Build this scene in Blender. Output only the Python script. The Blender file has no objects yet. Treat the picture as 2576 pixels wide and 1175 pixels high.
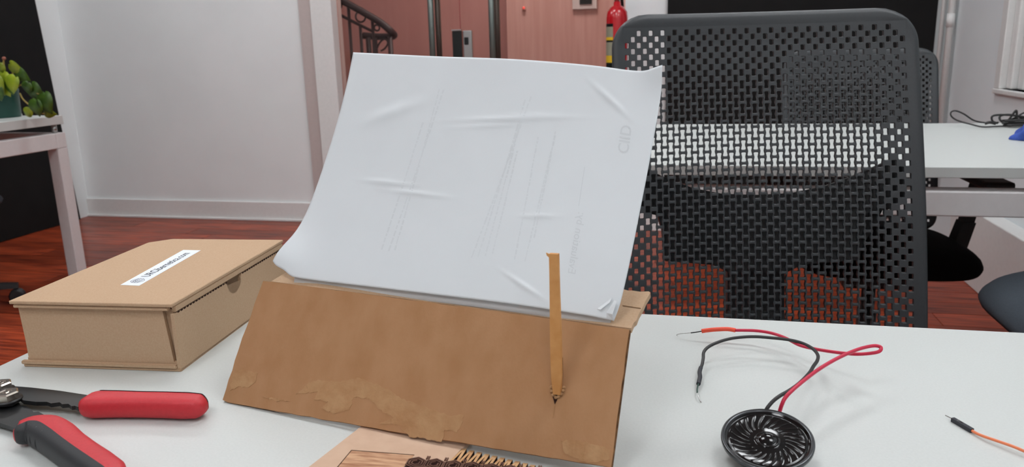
import bpy, bmesh, math, random
from mathutils import Vector, Matrix
random.seed(7)
S = bpy.context.scene
COL = S.collection
# ------------------------------------------------------------------ camera
FPX = 1940.0
RW = Matrix(((0.97541045, 0.02742103, -0.21868365),
             (0.21896643, -0.2334049, 0.9474048),
             (-0.02506302, -0.97199292, -0.23366987)))
CAM = Vector((0, 0, 0.983))
cd = bpy.data.cameras.new('camera'); co = bpy.data.objects.new('camera', cd); COL.objects.link(co)
cd.sensor_fit = 'HORIZONTAL'; cd.sensor_width = 36.0; cd.lens = FPX / 2576 * 36.0
cd.clip_start = 0.01; cd.clip_end = 60
r_, u_, b_ = RW.col[0], -RW.col[1], -RW.col[2]
co.matrix_world = Matrix(((r_[0], u_[0], b_[0], CAM[0]), (r_[1], u_[1], b_[1], CAM[1]), (r_[2], u_[2], b_[2], CAM[2]), (0, 0, 0, 1)))
cd.dof.use_dof = True; cd.dof.focus_distance = 0.68; cd.dof.aperture_fstop = 16.0
S.camera = co
# ------------------------------------------------------------------ light and exposure
PANEL_STRENGTH = 14.0
CORRIDOR_STRENGTH = 20.0
S.view_settings.view_transform = 'Standard'; S.view_settings.look = 'None'
S.view_settings.exposure = 0.0; S.view_settings.gamma = 1.0; S.view_settings.use_curve_mapping = False
w = bpy.data.worlds.new('World'); S.world = w; w.use_nodes = True
w.node_tree.nodes['Background'].inputs[0].default_value = (0.6, 0.65, 0.7, 1)
w.node_tree.nodes['Background'].inputs[1].default_value = 0.05

# ------------------------------------------------------------------ pixel helpers (2576 x 1175 frame)
def ray(p): return RW @ Vector(((p[0] - 1288) / FPX, (p[1] - 587.5) / FPX, 1.0))
def onz(p, z): r = ray(p); return CAM + r * ((z - CAM.z) / r.z)
def ony(p, y): r = ray(p); return CAM + r * (y / r.y)
def onx(p, x): r = ray(p); return CAM + r * (x / r.x)
def onpl(p, p0, n): r = ray(p); return CAM + r * ((p0 - CAM).dot(n) / r.dot(n))
def V(*a): return Vector(a)

# ------------------------------------------------------------------ materials
def lin(c):
    o = []
    for x in c:
        x /= 255.0
        o.append(x / 12.92 if x <= 0.04045 else ((x + 0.055) / 1.055) ** 2.4)
    return (o[0], o[1], o[2], 1.0)
def mat(name, rgb, rough=0.5, metal=0.0, rgb2=None, scale=60.0, stretch=(1, 1, 1), bump=0.0, bscale=None, spec=0.5, coat=0.0, emit=0.0, trans=0.0, detail=4.0, rnd=0.0, lo=0.35, hi=0.65):
    m = bpy.data.materials.new(name); m.use_nodes = True
    nt = m.node_tree; N = nt.nodes; L = nt.links; b = N['Principled BSDF']
    b.inputs['Base Color'].default_value = lin(rgb)
    b.inputs['Roughness'].default_value = rough; b.inputs['Metallic'].default_value = metal
    b.inputs['Specular IOR Level'].default_value = spec
    b.inputs['Coat Weight'].default_value = coat
    b.inputs['Transmission Weight'].default_value = trans
    if emit:
        b.inputs['Emission Color'].default_value = lin(rgb); b.inputs['Emission Strength'].default_value = emit
    tc = N.new('ShaderNodeTexCoord'); mp = N.new('ShaderNodeMapping'); mp.inputs['Scale'].default_value = stretch
    L.new(tc.outputs['Object'], mp.inputs['Vector'])
    nz = N.new('ShaderNodeTexNoise'); nz.inputs['Scale'].default_value = scale; nz.inputs['Detail'].default_value = detail
    L.new(mp.outputs[0], nz.inputs['Vector'])
    if rgb2 is None:
        rgb2 = tuple(max(0, c * 0.985) for c in rgb)
    cr = N.new('ShaderNodeValToRGB')
    cr.color_ramp.elements[0].position = lo; cr.color_ramp.elements[0].color = lin(rgb2)
    cr.color_ramp.elements[1].position = hi; cr.color_ramp.elements[1].color = lin(rgb)
    L.new(nz.outputs['Fac'], cr.inputs[0])
    out = cr.outputs[0]
    if rnd:
        oi = N.new('ShaderNodeObjectInfo'); hs = N.new('ShaderNodeHueSaturation')
        mr = N.new('ShaderNodeMapRange'); mr.inputs[3].default_value = 1 - rnd; mr.inputs[4].default_value = 1 + rnd
        L.new(oi.outputs['Random'], mr.inputs[0]); L.new(mr.outputs[0], hs.inputs['Value']); L.new(out, hs.inputs['Color']); out = hs.outputs[0]
    L.new(out, b.inputs['Base Color'])
    if bump:
        n2 = N.new('ShaderNodeTexNoise'); n2.inputs['Scale'].default_value = bscale or scale * 2; n2.inputs['Detail'].default_value = 3
        L.new(mp.outputs[0], n2.inputs['Vector'])
        bp = N.new('ShaderNodeBump'); bp.inputs['Strength'].default_value = bump; bp.inputs['Distance'].default_value = 0.002
        L.new(n2.outputs['Fac'], bp.inputs['Height']); L.new(bp.outputs[0], b.inputs['Normal'])
    return m
def glass_mat(name, tint, refl=0.08):
    m = bpy.data.materials.new(name); m.use_nodes = True
    nt = m.node_tree; N = nt.nodes; L = nt.links
    N.remove(N['Principled BSDF']); out = N['Material Output']
    t = N.new('ShaderNodeBsdfTransparent'); t.inputs[0].default_value = lin(tint)
    g = N.new('ShaderNodeBsdfGlossy'); g.inputs['Roughness'].default_value = 0.03
    fr = N.new('ShaderNodeFresnel'); fr.inputs[0].default_value = 1.3
    mx = N.new('ShaderNodeMixShader'); L.new(fr.outputs[0], mx.inputs[0]); L.new(t.outputs[0], mx.inputs[1]); L.new(g.outputs[0], mx.inputs[2])
    L.new(mx.outputs[0], out.inputs[0])
    return m
M = {}
M['wall'] = mat('wall_paint', (236, 240, 240), 0.7, scale=3, bump=0.08, bscale=90)
M['wall_r'] = mat('wall_paint_right', (234, 240, 242), 0.7, scale=3, bump=0.08, bscale=90)
M['trim'] = mat('trim_paint', (230, 230, 228), 0.45)
M['jamb'] = mat('door_jamb_reveal_shade', (196, 184, 180), 0.5)  # greyer than the trim: shade of the reveal put into the colour
M['ceil'] = mat('ceiling_paint', (238, 238, 236), 0.8)
M['black'] = mat('black_board', (20, 19, 19), 0.75, rgb2=(15, 15, 15), scale=8, spec=0.25)
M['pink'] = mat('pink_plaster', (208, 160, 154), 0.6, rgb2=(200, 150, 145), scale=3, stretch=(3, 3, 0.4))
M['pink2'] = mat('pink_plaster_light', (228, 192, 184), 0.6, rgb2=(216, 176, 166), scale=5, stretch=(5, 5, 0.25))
M['dark'] = mat('dark_iron', (48, 36, 38), 0.5)
M['stair'] = mat('dark_stair', (60, 42, 42), 0.6)
M['plank'] = mat('red_wood', (176, 76, 44), 0.32, rgb2=(102, 38, 25), scale=7, stretch=(0.7, 9, 1), rnd=0.3, detail=6, spec=0.25, bump=0.03, bscale=10)
M['slab'] = mat('sub_floor', (60, 26, 20), 0.4)
M['desk'] = mat('white_laminate', (202, 206, 203), 0.4, rgb2=(198, 202, 199), scale=600, bump=0.06, bscale=1500)
M['deskmetal'] = mat('white_powder_coat', (214, 211, 210), 0.4)
M['chrome'] = mat('steel', (190, 192, 190), 0.25, metal=1.0)
M['brushed'] = mat('brushed_steel', (118, 126, 122), 0.38, metal=0.7, stretch=(1, 1, 0.02), scale=200)
M['kraft'] = mat('kraft_board', (192, 163, 134), 0.85, rgb2=(187, 157, 127), scale=700, bump=0.04, bscale=900, spec=0.2)
M['kraft_d'] = mat('corrugated_edge', (128, 92, 60), 0.9, rgb2=(70, 46, 30), scale=260, spec=0.1)
M['card'] = mat('brown_cardboard', (168, 127, 92), 0.85, rgb2=(158, 116, 80), scale=55, stretch=(1.2, 0.7, 0.7), bump=0.05, bscale=600, spec=0.2, detail=10, lo=0.3, hi=0.7)
M['torn'] = mat('torn_cardboard', (174, 137, 100), 0.9, rgb2=(162, 122, 86), scale=90, bump=0.25, bscale=200, spec=0.1)
M['strip'] = mat('strip_cardboard', (206, 152, 96), 0.8, rgb2=(196, 140, 84), scale=120, spec=0.2)
M['paper'] = mat('white_paper', (217, 222, 225), 0.75, rgb2=(215, 220, 223), scale=20, spec=0.2)
M['print'] = mat('show_through_print', (211, 216, 219), 0.8)
M['print2'] = mat('show_through_print_bold', (206, 211, 214), 0.8)
M['label'] = mat('label_paper', (232, 238, 244), 0.6)
M['ink'] = mat('label_ink', (50, 62, 70), 0.6)
M['ink2'] = mat('logo_ink', (140, 146, 156), 0.6)
M['mdf'] = mat('laser_plywood', (204, 174, 150), 0.7, rgb2=(197, 166, 142), scale=90, stretch=(1, 1, 1), spec=0.2)
M['ply'] = mat('plywood_grain', (206, 166, 132), 0.65, rgb2=(158, 112, 84), scale=60, stretch=(1, 7, 1), spec=0.2, detail=8)
M['burn'] = mat('laser_burn', (44, 26, 22), 0.9, spec=0.1)
M['hexwood'] = mat('scorched_wood', (112, 78, 62), 0.8, rgb2=(84, 54, 44), scale=200)
M['tooth'] = mat('hinge_wood', (212, 170, 122), 0.7, rgb2=(186, 138, 92), scale=150)
M['chair'] = mat('charcoal_plastic', (42, 46, 49), 0.45, rgb2=(39, 43, 46), scale=300, bump=0.05, bscale=900)
M['chairb'] = mat('black_plastic', (30, 32, 34), 0.5)
M['fabric'] = mat('charcoal_fabric', (66, 73, 80), 0.9, rgb2=(54, 60, 66), scale=900, bump=0.25, bscale=1500, spec=0.2)
M['fabric_k'] = mat('black_fabric', (16, 16, 17), 0.9, scale=900, spec=0.15)
M['red'] = mat('red_rubber', (196, 44, 54), 0.5, rgb2=(190, 40, 50), scale=400, bump=0.08, bscale=1200)
M['grey_rubber'] = mat('dark_rubber', (38, 40, 43), 0.55, bump=0.08, bscale=1200, scale=400)
M['blade'] = mat('black_oxide_steel', (19, 20, 21), 0.42, metal=0.0, scale=200)
M['nickel'] = mat('nickel_bolt', (190, 182, 172), 0.22, metal=1.0)
M['mylar'] = mat('black_mylar', (6, 6, 7), 0.08, spec=0.4, coat=0.0)
M['rim'] = mat('speaker_rim', (84, 86, 88), 0.22, metal=0.9)
M['wire_red'] = mat('red_wire', (198, 30, 66), 0.4)
M['wire_blk'] = mat('black_wire', (40, 40, 40), 0.5)
M['shrink_o'] = mat('orange_shrink', (240, 84, 56), 0.45)
M['shrink_b'] = mat('black_shrink', (36, 38, 46), 0.5)
M['lead'] = mat('green_lead', (40, 70, 62), 0.4)
M['wire_or'] = mat('orange_wire', (232, 128, 84), 0.45)
M['leaf'] = mat('leaf_green', (150, 166, 40), 0.45, rgb2=(120, 142, 30), scale=40, rnd=0.25)
M['leaf_d'] = mat('leaf_dark', (74, 108, 30), 0.45, rgb2=(52, 86, 22), scale=40, rnd=0.25)
M['stem'] = mat('plant_stem', (150, 130, 60), 0.6)
M['bud'] = mat('dry_bud', (150, 92, 76), 0.8)
M['pot'] = mat('green_pot', (10, 66, 56), 0.4)
M['soil'] = mat('potting_soil', (40, 28, 20), 0.95)
M['ext_red'] = mat('extinguisher_red', (190, 20, 32), 0.25, coat=0.4)
M['yellow'] = mat('label_yellow', (226, 190, 40), 0.5)
M['lab_grey'] = mat('label_grey', (150, 150, 130), 0.5)
M['blue'] = mat('blue_cloth', (58, 88, 176), 0.85, rgb2=(46, 72, 150), scale=60, bump=0.3, bscale=200)
M['glass'] = glass_mat('door_glass', (246, 238, 236))
M['wpane'] = glass_mat('window_glass', (225, 232, 235))
M['lock'] = mat('lock_dark', (16, 24, 24), 0.3)
M['red_reflection'] = mat('red_glass_reflection', (255, 90, 80), 0.4, emit=0.6)  # emission stands in for a red reflection in the glass

# ------------------------------------------------------------------ mesh helpers
def obj(name, bm, m, parent=None, smooth=False, loc=None):
    me = bpy.data.meshes.new(name)
    bmesh.ops.recalc_face_normals(bm, faces=bm.faces)
    if smooth:
        for f in bm.faces: f.smooth = True
    bm.to_mesh(me); bm.free()
    me.materials.append(m)
    o = bpy.data.objects.new(name, me); COL.objects.link(o)
    if loc is not None: o.location = loc
    if parent is not None:
        o.parent = parent
        p = parent; off = Vector((0, 0, 0))
        while p is not None: off += p.location; p = p.parent
        if loc is None: o.location = -off
        else: o.location = Vector(loc)
    return o
def tag(o, label, cat, group=None, kind=None):
    o['label'] = label
    if cat: o['category'] = cat
    if group: o['group'] = group
    if kind: o['kind'] = kind
    return o
def thing(name, label, cat, loc=(0, 0, 0), group=None):
    o = bpy.data.objects.new(name, None); COL.objects.link(o); o.location = loc; o.empty_display_size = 0.05
    return tag(o, label, cat, group)
def struct(name, bm, m, label=None, smooth=False):
    o = obj(name, bm, m, smooth=smooth); o['kind'] = 'structure'
    if label: o['label'] = label
    return o
def NB(): return bmesh.new()
def hexa(bm, pts):            # 8 corners: bottom 4 then top 4
    v = [bm.verts.new(p) for p in pts]
    for f in ((0, 3, 2, 1), (4, 5, 6, 7), (0, 1, 5, 4), (1, 2, 6, 5), (2, 3, 7, 6), (3, 0, 4, 7)):
        bm.faces.new([v[i] for i in f])
    return v
def box(bm, x0, x1, y0, y1, z0, z1, bevel=0.0):
    v = hexa(bm, [(x0, y0, z0), (x1, y0, z0), (x1, y1, z0), (x0, y1, z0), (x0, y0, z1), (x1, y0, z1), (x1, y1, z1), (x0, y1, z1)])
    if bevel:
        es = list({e for a in v for e in a.link_edges})
        bmesh.ops.bevel(bm, geom=es, offset=bevel, segments=2, affect='EDGES', profile=0.5)
    return bm
def bx(x0, x1, y0, y1, z0, z1, bevel=0.0): return box(NB(), x0, x1, y0, y1, z0, z1, bevel)
def prism(bm, pts, vec):      # closed polygon pts extruded along vec
    a = [bm.verts.new(p) for p in pts]; b = [bm.verts.new(Vector(p) + Vector(vec)) for p in pts]
    n = len(pts)
    bm.faces.new(a); bm.faces.new(b[::-1])
    for i in range(n): bm.faces.new((a[i], b[i], b[(i + 1) % n], a[(i + 1) % n]))
    return bm
def smooth_path(pts, k=6):
    P = [Vector(p) for p in pts]; out = []
    for i in range(len(P) - 1):
        p0 = P[max(i - 1, 0)]; p1 = P[i]; p2 = P[i + 1]; p3 = P[min(i + 2, len(P) - 1)]
        for j in range(k):
            t = j / k
            out.append(0.5 * ((2 * p1) + (p2 - p0) * t + (2 * p0 - 5 * p1 + 4 * p2 - p3) * t * t + (3 * p1 - p0 - 3 * p2 + p3) * t ** 3))
    out.append(P[-1]); return out
def tube(bm, path, r, seg=10, rad=None, cap=True):
    P = [Vector(p) for p in path]; rings = []; up = Vector((0, 0, 1))
    t0 = (P[1] - P[0]).normalized()
    if abs(t0.dot(up)) > 0.95: up = Vector((0, 1, 0))
    s = t0.cross(up).normalized()
    for i, p in enumerate(P):
        t = (P[min(i + 1, len(P) - 1)] - P[max(i - 1, 0)]).normalized()
        s = (s - t * s.dot(t)).normalized(); n = s.cross(t)
        rr = rad[i] if rad else r
        rings.append([bm.verts.new(p + (s * math.cos(a) + n * math.sin(a)) * rr) for a in [2 * math.pi * k / seg for k in range(seg)]])
    for i in range(len(P) - 1):
        for k in range(seg):
            bm.faces.new((rings[i][k], rings[i][(k + 1) % seg], rings[i + 1][(k + 1) % seg], rings[i + 1][k]))
    if cap: bm.faces.new(rings[0][::-1]); bm.faces.new(rings[-1])
    return bm
def lathe(bm, prof, seg=32, M4=None, close=True):
    rings = []
    for r, z in prof:
        rings.append([bm.verts.new((r * math.cos(2 * math.pi * k / seg), r * math.sin(2 * math.pi * k / seg), z)) for k in range(seg)] if r > 1e-7 else [bm.verts.new((0, 0, z))])
    for a, b in zip(rings, rings[1:]):
        for k in range(seg):
            k2 = (k + 1) % seg
            if len(a) == 1 and len(b) == 1: continue
            if len(a) == 1: bm.faces.new((a[0], b[k], b[k2]))
            elif len(b) == 1: bm.faces.new((a[k], a[k2], b[0]))
            else: bm.faces.new((a[k], a[k2], b[k2], b[k]))
    if M4 is not None: bmesh.ops.transform(bm, matrix=M4, verts=bm.verts)
    return bm
def text_bm(s, fn, bold=0.0):  # text normalised to 0..1 x 0..1, mapped by fn(u, v)
    c = bpy.data.curves.new('txt', 'FONT'); c.body = s; c.resolution_u = 3; c.offset = bold
    o = bpy.data.objects.new('txt', c); COL.objects.link(o)
    dg = bpy.context.evaluated_depsgraph_get(); dg.update()
    me = bpy.data.meshes.new_from_object(o.evaluated_get(dg))
    bm = NB(); bm.from_mesh(me)
    bpy.data.objects.remove(o); bpy.data.curves.remove(c); bpy.data.meshes.remove(me)
    xs = [v.co.x for v in bm.verts]; x0, x1 = min(xs), max(xs)
    for v in bm.verts: v.co = fn((v.co.x - x0) / (x1 - x0), v.co.y / 0.7)
    return bm
def copy_tree(o, parent=None):
    c = o.copy(); COL.objects.link(c); c.parent = parent
    for ch in list(o.children): copy_tree(ch, c)
    return c

# ================================================================== the room
WY = 4.15; WXL = -3.75; WXR = 1.2; YB = -2.6; ZC = 2.8
fl = struct('floor', bx(WXL - 0.1, WXR + 0.1, YB - 0.1, WY + 0.1, -0.12, -0.012), M['slab'], 'dark red glossy wooden plank floor')
PWID = 0.135
pl_meshes = {}
y = 0.25; row = 0
while y < WY - 0.01:
    y1 = min(y + PWID, WY)
    x = WXL - random.uniform(0, 0.9)
    while x < WXR:
        x1 = min(x + 1.25, WXR); xa = max(x, WXL)
        if x1 - xa > 0.05:
            key = (round(x1 - xa, 3), round(y1 - y, 3))
            if key not in pl_meshes:
                b = bx(0, key[0] - 0.002, 0, key[1] - 0.0025, -0.011, 0.0, 0.001)
                me = bpy.data.meshes.new('plank'); b.to_mesh(me); b.free(); me.materials.append(M['plank']); pl_meshes[key] = me
            o = bpy.data.objects.new('plank', pl_meshes[key]); COL.objects.link(o); o.location = (xa, y, 0); o.parent = fl
        x += 1.25
    y += PWID; row += 1
near = obj('plank', bx(WXL, WXR, YB, 0.245, -0.011, 0), M['plank'], fl); near['kind'] = 'stuff'
struct('ceiling', bx(WXL - 0.1, WXR + 0.1, YB - 0.1, WY + 0.1, ZC, ZC + 0.1), M['ceil'])
struct('wall_back', bx(WXL - 0.1, WXR + 0.1, YB - 0.1, YB, 0, ZC), M['wall'])
struct('wall_left', bx(WXL - 0.1, WXL, YB, WY, 0, ZC), M['wall'])
XA = ony((753, 0), WY).x; XA2 = ony((783, 0), WY).x; XA3 = ony((838, 0), WY).x
XB = ony((1573, 40), WY).x
wf = struct('wall_far', bx(WXL - 0.1, XA, WY, WY + 0.12, 0, ZC), M['wall'], 'plain light grey wall left of the glass door')
struct('wall_far_header', bx(XA, XB, WY, WY + 0.12, 2.25, ZC), M['wall'])
struct('wall_far_pillar', bx(XB, WXR + 0.1, WY, WY + 0.12, 0, ZC), M['wall'])
bb = struct('baseboard_far', bx(WXL, XA, WY - 0.014, WY, 0, 0.115, 0.003), M['trim'], 'white baseboard along the far wall')
obj('shoe_moulding', bx(WXL, XA, WY - 0.026, WY - 0.014, 0, 0.014, 0.003), M['trim'], bb)
struct('baseboard_right', bx(XB, WXR - 0.08, WY - 0.014, WY, 0, 0.1, 0.003), M['trim'])
# door frame
df = struct('trim_1', bx(XA, XA2, WY - 0.02, WY + 0.1, 0, 2.25), M['jamb'], 'door jamb coloured greyish for reveal shade, beside the far wall')
obj('frame_post', bx(XA2 + 0.004, XA3, WY - 0.035, WY + 0.1, 0, 2.25, 0.004), M['trim'], df)
obj('frame_head', bx(XA2, XB, WY - 0.03, WY + 0.1, 2.15, 2.25, 0.004), M['trim'], df)
# right wall with window opening, low ledge in front of it
w0 = onx((2507, 222), WXR); wz = w0.z; wy1 = w0.y
rw = NB()
box(rw, WXR, WXR + 0.14, YB, wy1 - 1.3, 0, ZC); box(rw, WXR, WXR + 0.14, wy1, WY, 0, ZC)
box(rw, WXR, WXR + 0.14, wy1 - 1.3, wy1, 0, wz); box(rw, WXR, WXR + 0.14, wy1 - 1.3, wy1, 2.2, ZC)
struct('wall_right', rw, M['wall_r'])
LX = 1.128
struct('trim_2', bx(LX, WXR, YB, 3.62, 0, 0.30, 0.004), M['trim'], 'low white ledge running along the right wall')
wn = struct('window_1', bx(WXR - 0.012, WXR + 0.12, wy1 - 0.055, wy1, wz, 2.2, 0.004), M['trim'], 'white framed window in the right wall')
obj('window_casing', bx(WXR + 0.01, WXR + 0.12, wy1 - 0.11, wy1 - 0.06, wz, 2.2, 0.006), M['trim'], wn)
obj('window_casing', bx(WXR + 0.03, WXR + 0.12, wy1 - 0.17, wy1 - 0.116, wz, 2.2, 0.006), M['trim'], wn)
obj('window_casing', bx(WXR - 0.012, WXR + 0.12, wy1 - 1.3, wy1 - 1.2, wz, 2.2, 0.004), M['trim'], wn)
obj('window_sill', bx(WXR - 0.016, WXR + 0.12, wy1 - 1.3, wy1 + 0.004, wz - 0.02, wz, 0.004), M['trim'], wn)
obj('window_sash', bx(WXR + 0.05, WXR + 0.08, wy1 - 1.2, wy1 - 0.17, wz, wz + 0.06, 0.004), M['trim'], wn)
obj('window_blind', bx(WXR + 0.09, WXR + 0.11, wy1 - 1.2, wy1 - 0.17, wz, 2.2), M['trim'], wn)
obj('pane', bx(WXR + 0.062, WXR + 0.068, wy1 - 1.2, wy1 - 0.17, wz + 0.06, 2.2), M['wpane'], wn)
# pipes in the right corner
t = thing('wall_pipe', 'white pipe with a joint running up the corner beside the black board', 'pipe', (WXR - 0.03, WY - 0.12, 0))
pc = onx((2392, 40), WXR - 0.03)
obj('pipe', tube(NB(), [(WXR - 0.03, pc.y, 0.31), (WXR - 0.03, pc.y, ZC)], 0.0145, 12), M['trim'], t, True)
obj('pipe_coupling', tube(NB(), [(WXR - 0.03, pc.y, pc.z - 0.05), (WXR - 0.03, pc.y, pc.z + 0.01)], 0.0175, 12), M['trim'], t, True)
obj('side_pipe', tube(NB(), [(WXR - 0.045, pc.y + 0.07, 0.31), (WXR - 0.045, pc.y + 0.07, ZC)], 0.010, 10), M['trim'], t, True)

# black boards
bxl = ony((1680, 10), WY).x
t = thing('black_board', 'tall matt black board covering the far wall behind the mesh office chair', 'board', ((bxl + 1.1) / 2, WY - 0.02, 0))
obj('panel', bx(bxl, WXR - 0.07, WY - 0.03, WY - 0.002, 0.105, ZC - 0.02), M['black'], t)
p1 = onx((88, 0), WXL + 0.03); p0 = onx((203, 552), WXL + 0.03)
k = (p1.y - p0.y) / (p1.z - p0.z)
b = NB()
prism(b, [(WXL + 0.002, 0.2, 0.003), (WXL + 0.002, p0.y, 0.003), (WXL + 0.002, p0.y + k * 2.6, 2.6), (WXL + 0.002, 0.2, 2.6)], (0.028, 0, 0))
tag(obj('black_board', b, M['black']), 'tall matt black board on the side wall behind the plant table', 'board')

# ceiling panels, some of them unseen extras added to brighten dim areas
LIGHTS = [(-0.6, 1.5, 'over the space behind the mesh chair'), (-0.6, -0.6, 'over the desk with the cardboard stand'), (0.78, 1.05, 'added to brighten the window side end of the desk'), (-2.5, 1.3, 'between the plant desk and the box'), (-2.5, -0.9, 'in the rear corner'),
          (-2.7, 3.05, 'near the grey far wall'), (-1.3, 3.05, 'added before the glass doors to brighten the far wall'), (0.5, 2.75, 'over the desk with the cable bundle'), (0.6, -1.4, 'added in the window side rear corner to light the desk fronts')]
for (x, y, where) in LIGHTS:
    if True:
        t = thing('ceiling_light', 'square white ceiling light panel ' + where, 'light', (x, y, ZC - 0.03), 'ceiling light panels')
        m = bpy.data.materials.get('panel_glow') or mat('panel_glow', (249, 252, 255), 0.5, emit=PANEL_STRENGTH)
        obj('diffuser', bx(x - 0.28, x + 0.28, y - 0.28, y + 0.28, ZC - 0.018, ZC - 0.012), m, t)
        fb = NB(); box(fb, x - 0.3, x + 0.3, y - 0.3, y - 0.28, ZC - 0.022, ZC); box(fb, x - 0.3, x + 0.3, y + 0.28, y + 0.3, ZC - 0.022, ZC)
        box(fb, x - 0.3, x - 0.28, y - 0.28, y + 0.28, ZC - 0.022, ZC); box(fb, x + 0.28, x + 0.3, y - 0.28, y + 0.28, ZC - 0.022, ZC)
        obj('frame', fb, M['trim'], t)

# ================================================================== glass doors and the hall beyond
GY = WY + 0.04
XM = ony((1158, 40), GY).x
XG0 = XA3; XG1 = XB - 0.01
def handle(px, nm, lab, leaf, x0, x1):
    t = thing('glass_door', lab, 'door', ((x0 + x1) / 2, GY, 0))
    obj('glass_pane', bx(x0 + 0.003, x1 - 0.003, GY - 0.005, GY + 0.005, 0.01, 2.14), M['glass'], t)
    hx = ony((px, 0), GY - 0.055).x
    for s in (-1, 1):
        hb = obj('pull_bar', tube(NB(), [(hx, GY + s * 0.06, 0.45), (hx, GY + s * 0.06, 1.7)], 0.0165, 16), M['brushed'], t, True)
        for z in (0.55, 1.6):
            obj('standoff', tube(NB(), [(hx, GY + s * 0.007, z), (hx, GY + s * 0.045, z)], 0.008, 10), M['brushed'], hb, True)
    return t
d1 = handle(1083, 'l', 'frameless glass door leaf with two steel pull bars, beside the grey wall', 0, XG0, XM)
d2 = handle(1236, 'r', 'frameless glass door leaf with two steel pull bars, beside the fire extinguisher', 1, XM, XG1)
a = ony((1138, 78), GY - 0.02); c = ony((1190, 150), GY - 0.02)
lx = ony((1164, 100), GY - 0.02).x
obj('lock_case', bx(a.x, lx - 0.004, GY - 0.03, GY - 0.006, c.z - 0.05, a.z, 0.003), M['lock'], d1)
obj('lock_cap', bx(a.x - 0.002, lx - 0.004, GY - 0.032, GY - 0.006, a.z + 0.001, a.z + 0.007), M['chrome'], d1)
obj('strike_case', bx(lx + 0.004, c.x, GY - 0.03, GY - 0.006, c.z - 0.05, a.z, 0.004), M['chrome'], d2)
obj('keyhole', bx(lx + 0.012, lx + 0.035, GY - 0.034, GY - 0.0305, a.z - 0.075, a.z - 0.035, 0.003), M['lock'], d2)
obj('door_seal', bx(XM - 0.0025, XM + 0.0025, GY - 0.006, GY + 0.006, 0.01, 2.14), mat('red_seal', (150, 70, 66), 0.5), d1)
# hall shell
HY = 6.6
xc = ony((1292, 60), HY).x
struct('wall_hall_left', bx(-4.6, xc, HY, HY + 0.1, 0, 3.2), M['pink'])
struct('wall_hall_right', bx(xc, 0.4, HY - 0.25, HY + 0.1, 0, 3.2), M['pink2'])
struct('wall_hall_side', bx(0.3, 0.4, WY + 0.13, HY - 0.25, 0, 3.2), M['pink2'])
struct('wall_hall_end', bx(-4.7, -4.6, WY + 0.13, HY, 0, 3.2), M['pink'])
struct('floor_hall', bx(-4.6, 0.4, WY + 0.13, HY, -0.1, 0), M['stair'])
struct('ceiling_hall', bx(-4.6, 0.4, WY + 0.13, HY, 3.2, 3.3), M['ceil'])
t = thing('ceiling_light', 'white hall light panel on the ceiling beyond the glass doors', 'light', (-1.2, 5.4, 3.18))
obj('diffuser', bx(-1.7, -0.7, 5.1, 5.7, 3.185, 3.192), mat('hall_glow', (255, 247, 242), 0.5, emit=CORRIDOR_STRENGTH), t)
obj('frame', bx(-1.74, -0.66, 5.06, 5.74, 3.193, 3.2), M['trim'], t)
# stair rail seen through the left leaf
RY = 5.5
P = lambda x, y: ony((x, y), RY)
t = thing('stair_railing', 'dark wrought iron stair railing with rings seen through the glass door', 'railing', (P(900, 100).x, RY, 0))
obj('handrail', tube(NB(), smooth_path([P(800, -28), P(842, -8), P(880, 12), P(930, 40), P(962, 60), P(984, 80), P(978, 90) + V(0, .1, 0), P(940, 92) + V(0, .14, 0), P(895, 89) + V(0, .14, 0)], 6), 0.026, 10), M['dark'], t, True)
obj('lower_rail', tube(NB(), smooth_path([P(800, 8), P(845, 32), P(895, 58), P(940, 80)], 4), 0.011, 8), M['dark'], t, True)
for x, ya, yb in ((849, -4, 260), (876, 14, 260), (906, 62, 260), (936, 44, 260), (981, 92, 260), (926, 94, 260), (945, 94, 260)):
    obj('baluster', tube(NB(), [P(x, ya), V(P(x, ya).x, RY, 0.01)], 0.012 if x not in (926, 981) else 0.02, 8), M['dark'], t, True)
for x, y, r in ((907, 42, 13), (848, 12, 12), (948, 70, 7)):
    cc = P(x, y); rr = r / FPX * 5.7
    obj('ring', tube(NB(), [cc + V(math.cos(q) * rr, 0, math.sin(q) * rr) for q in [2 * math.pi * i / 20 for i in range(21)]], 0.007, 6, cap=False), M['dark'], t, True)
obj('scroll', tube(NB(), smooth_path([P(945, 130), P(955, 108), P(968, 98), P(976, 108), P(968, 122), P(958, 128)], 5), 0.007, 6), M['dark'], t, True)
# stair flight behind the railing
sx = P(850, 120).x
t = thing('staircase', 'dark stair flight beside the iron railing beyond the glass door', 'stairs', (sx - 0.6, RY + 0.4, 0))
zt = P(880, 112).z
for i in range(5):
    obj('step', bx(sx - 1.6 - 0.0 * i, P(912, 120).x - 0.28 * (4 - i) * 0 - 0.27 * i, RY + 0.06, RY + 0.9, zt * i / 5 + (0.002 if i else 0.001), zt * (i + 1) / 5), M['stair'], t)
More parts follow.
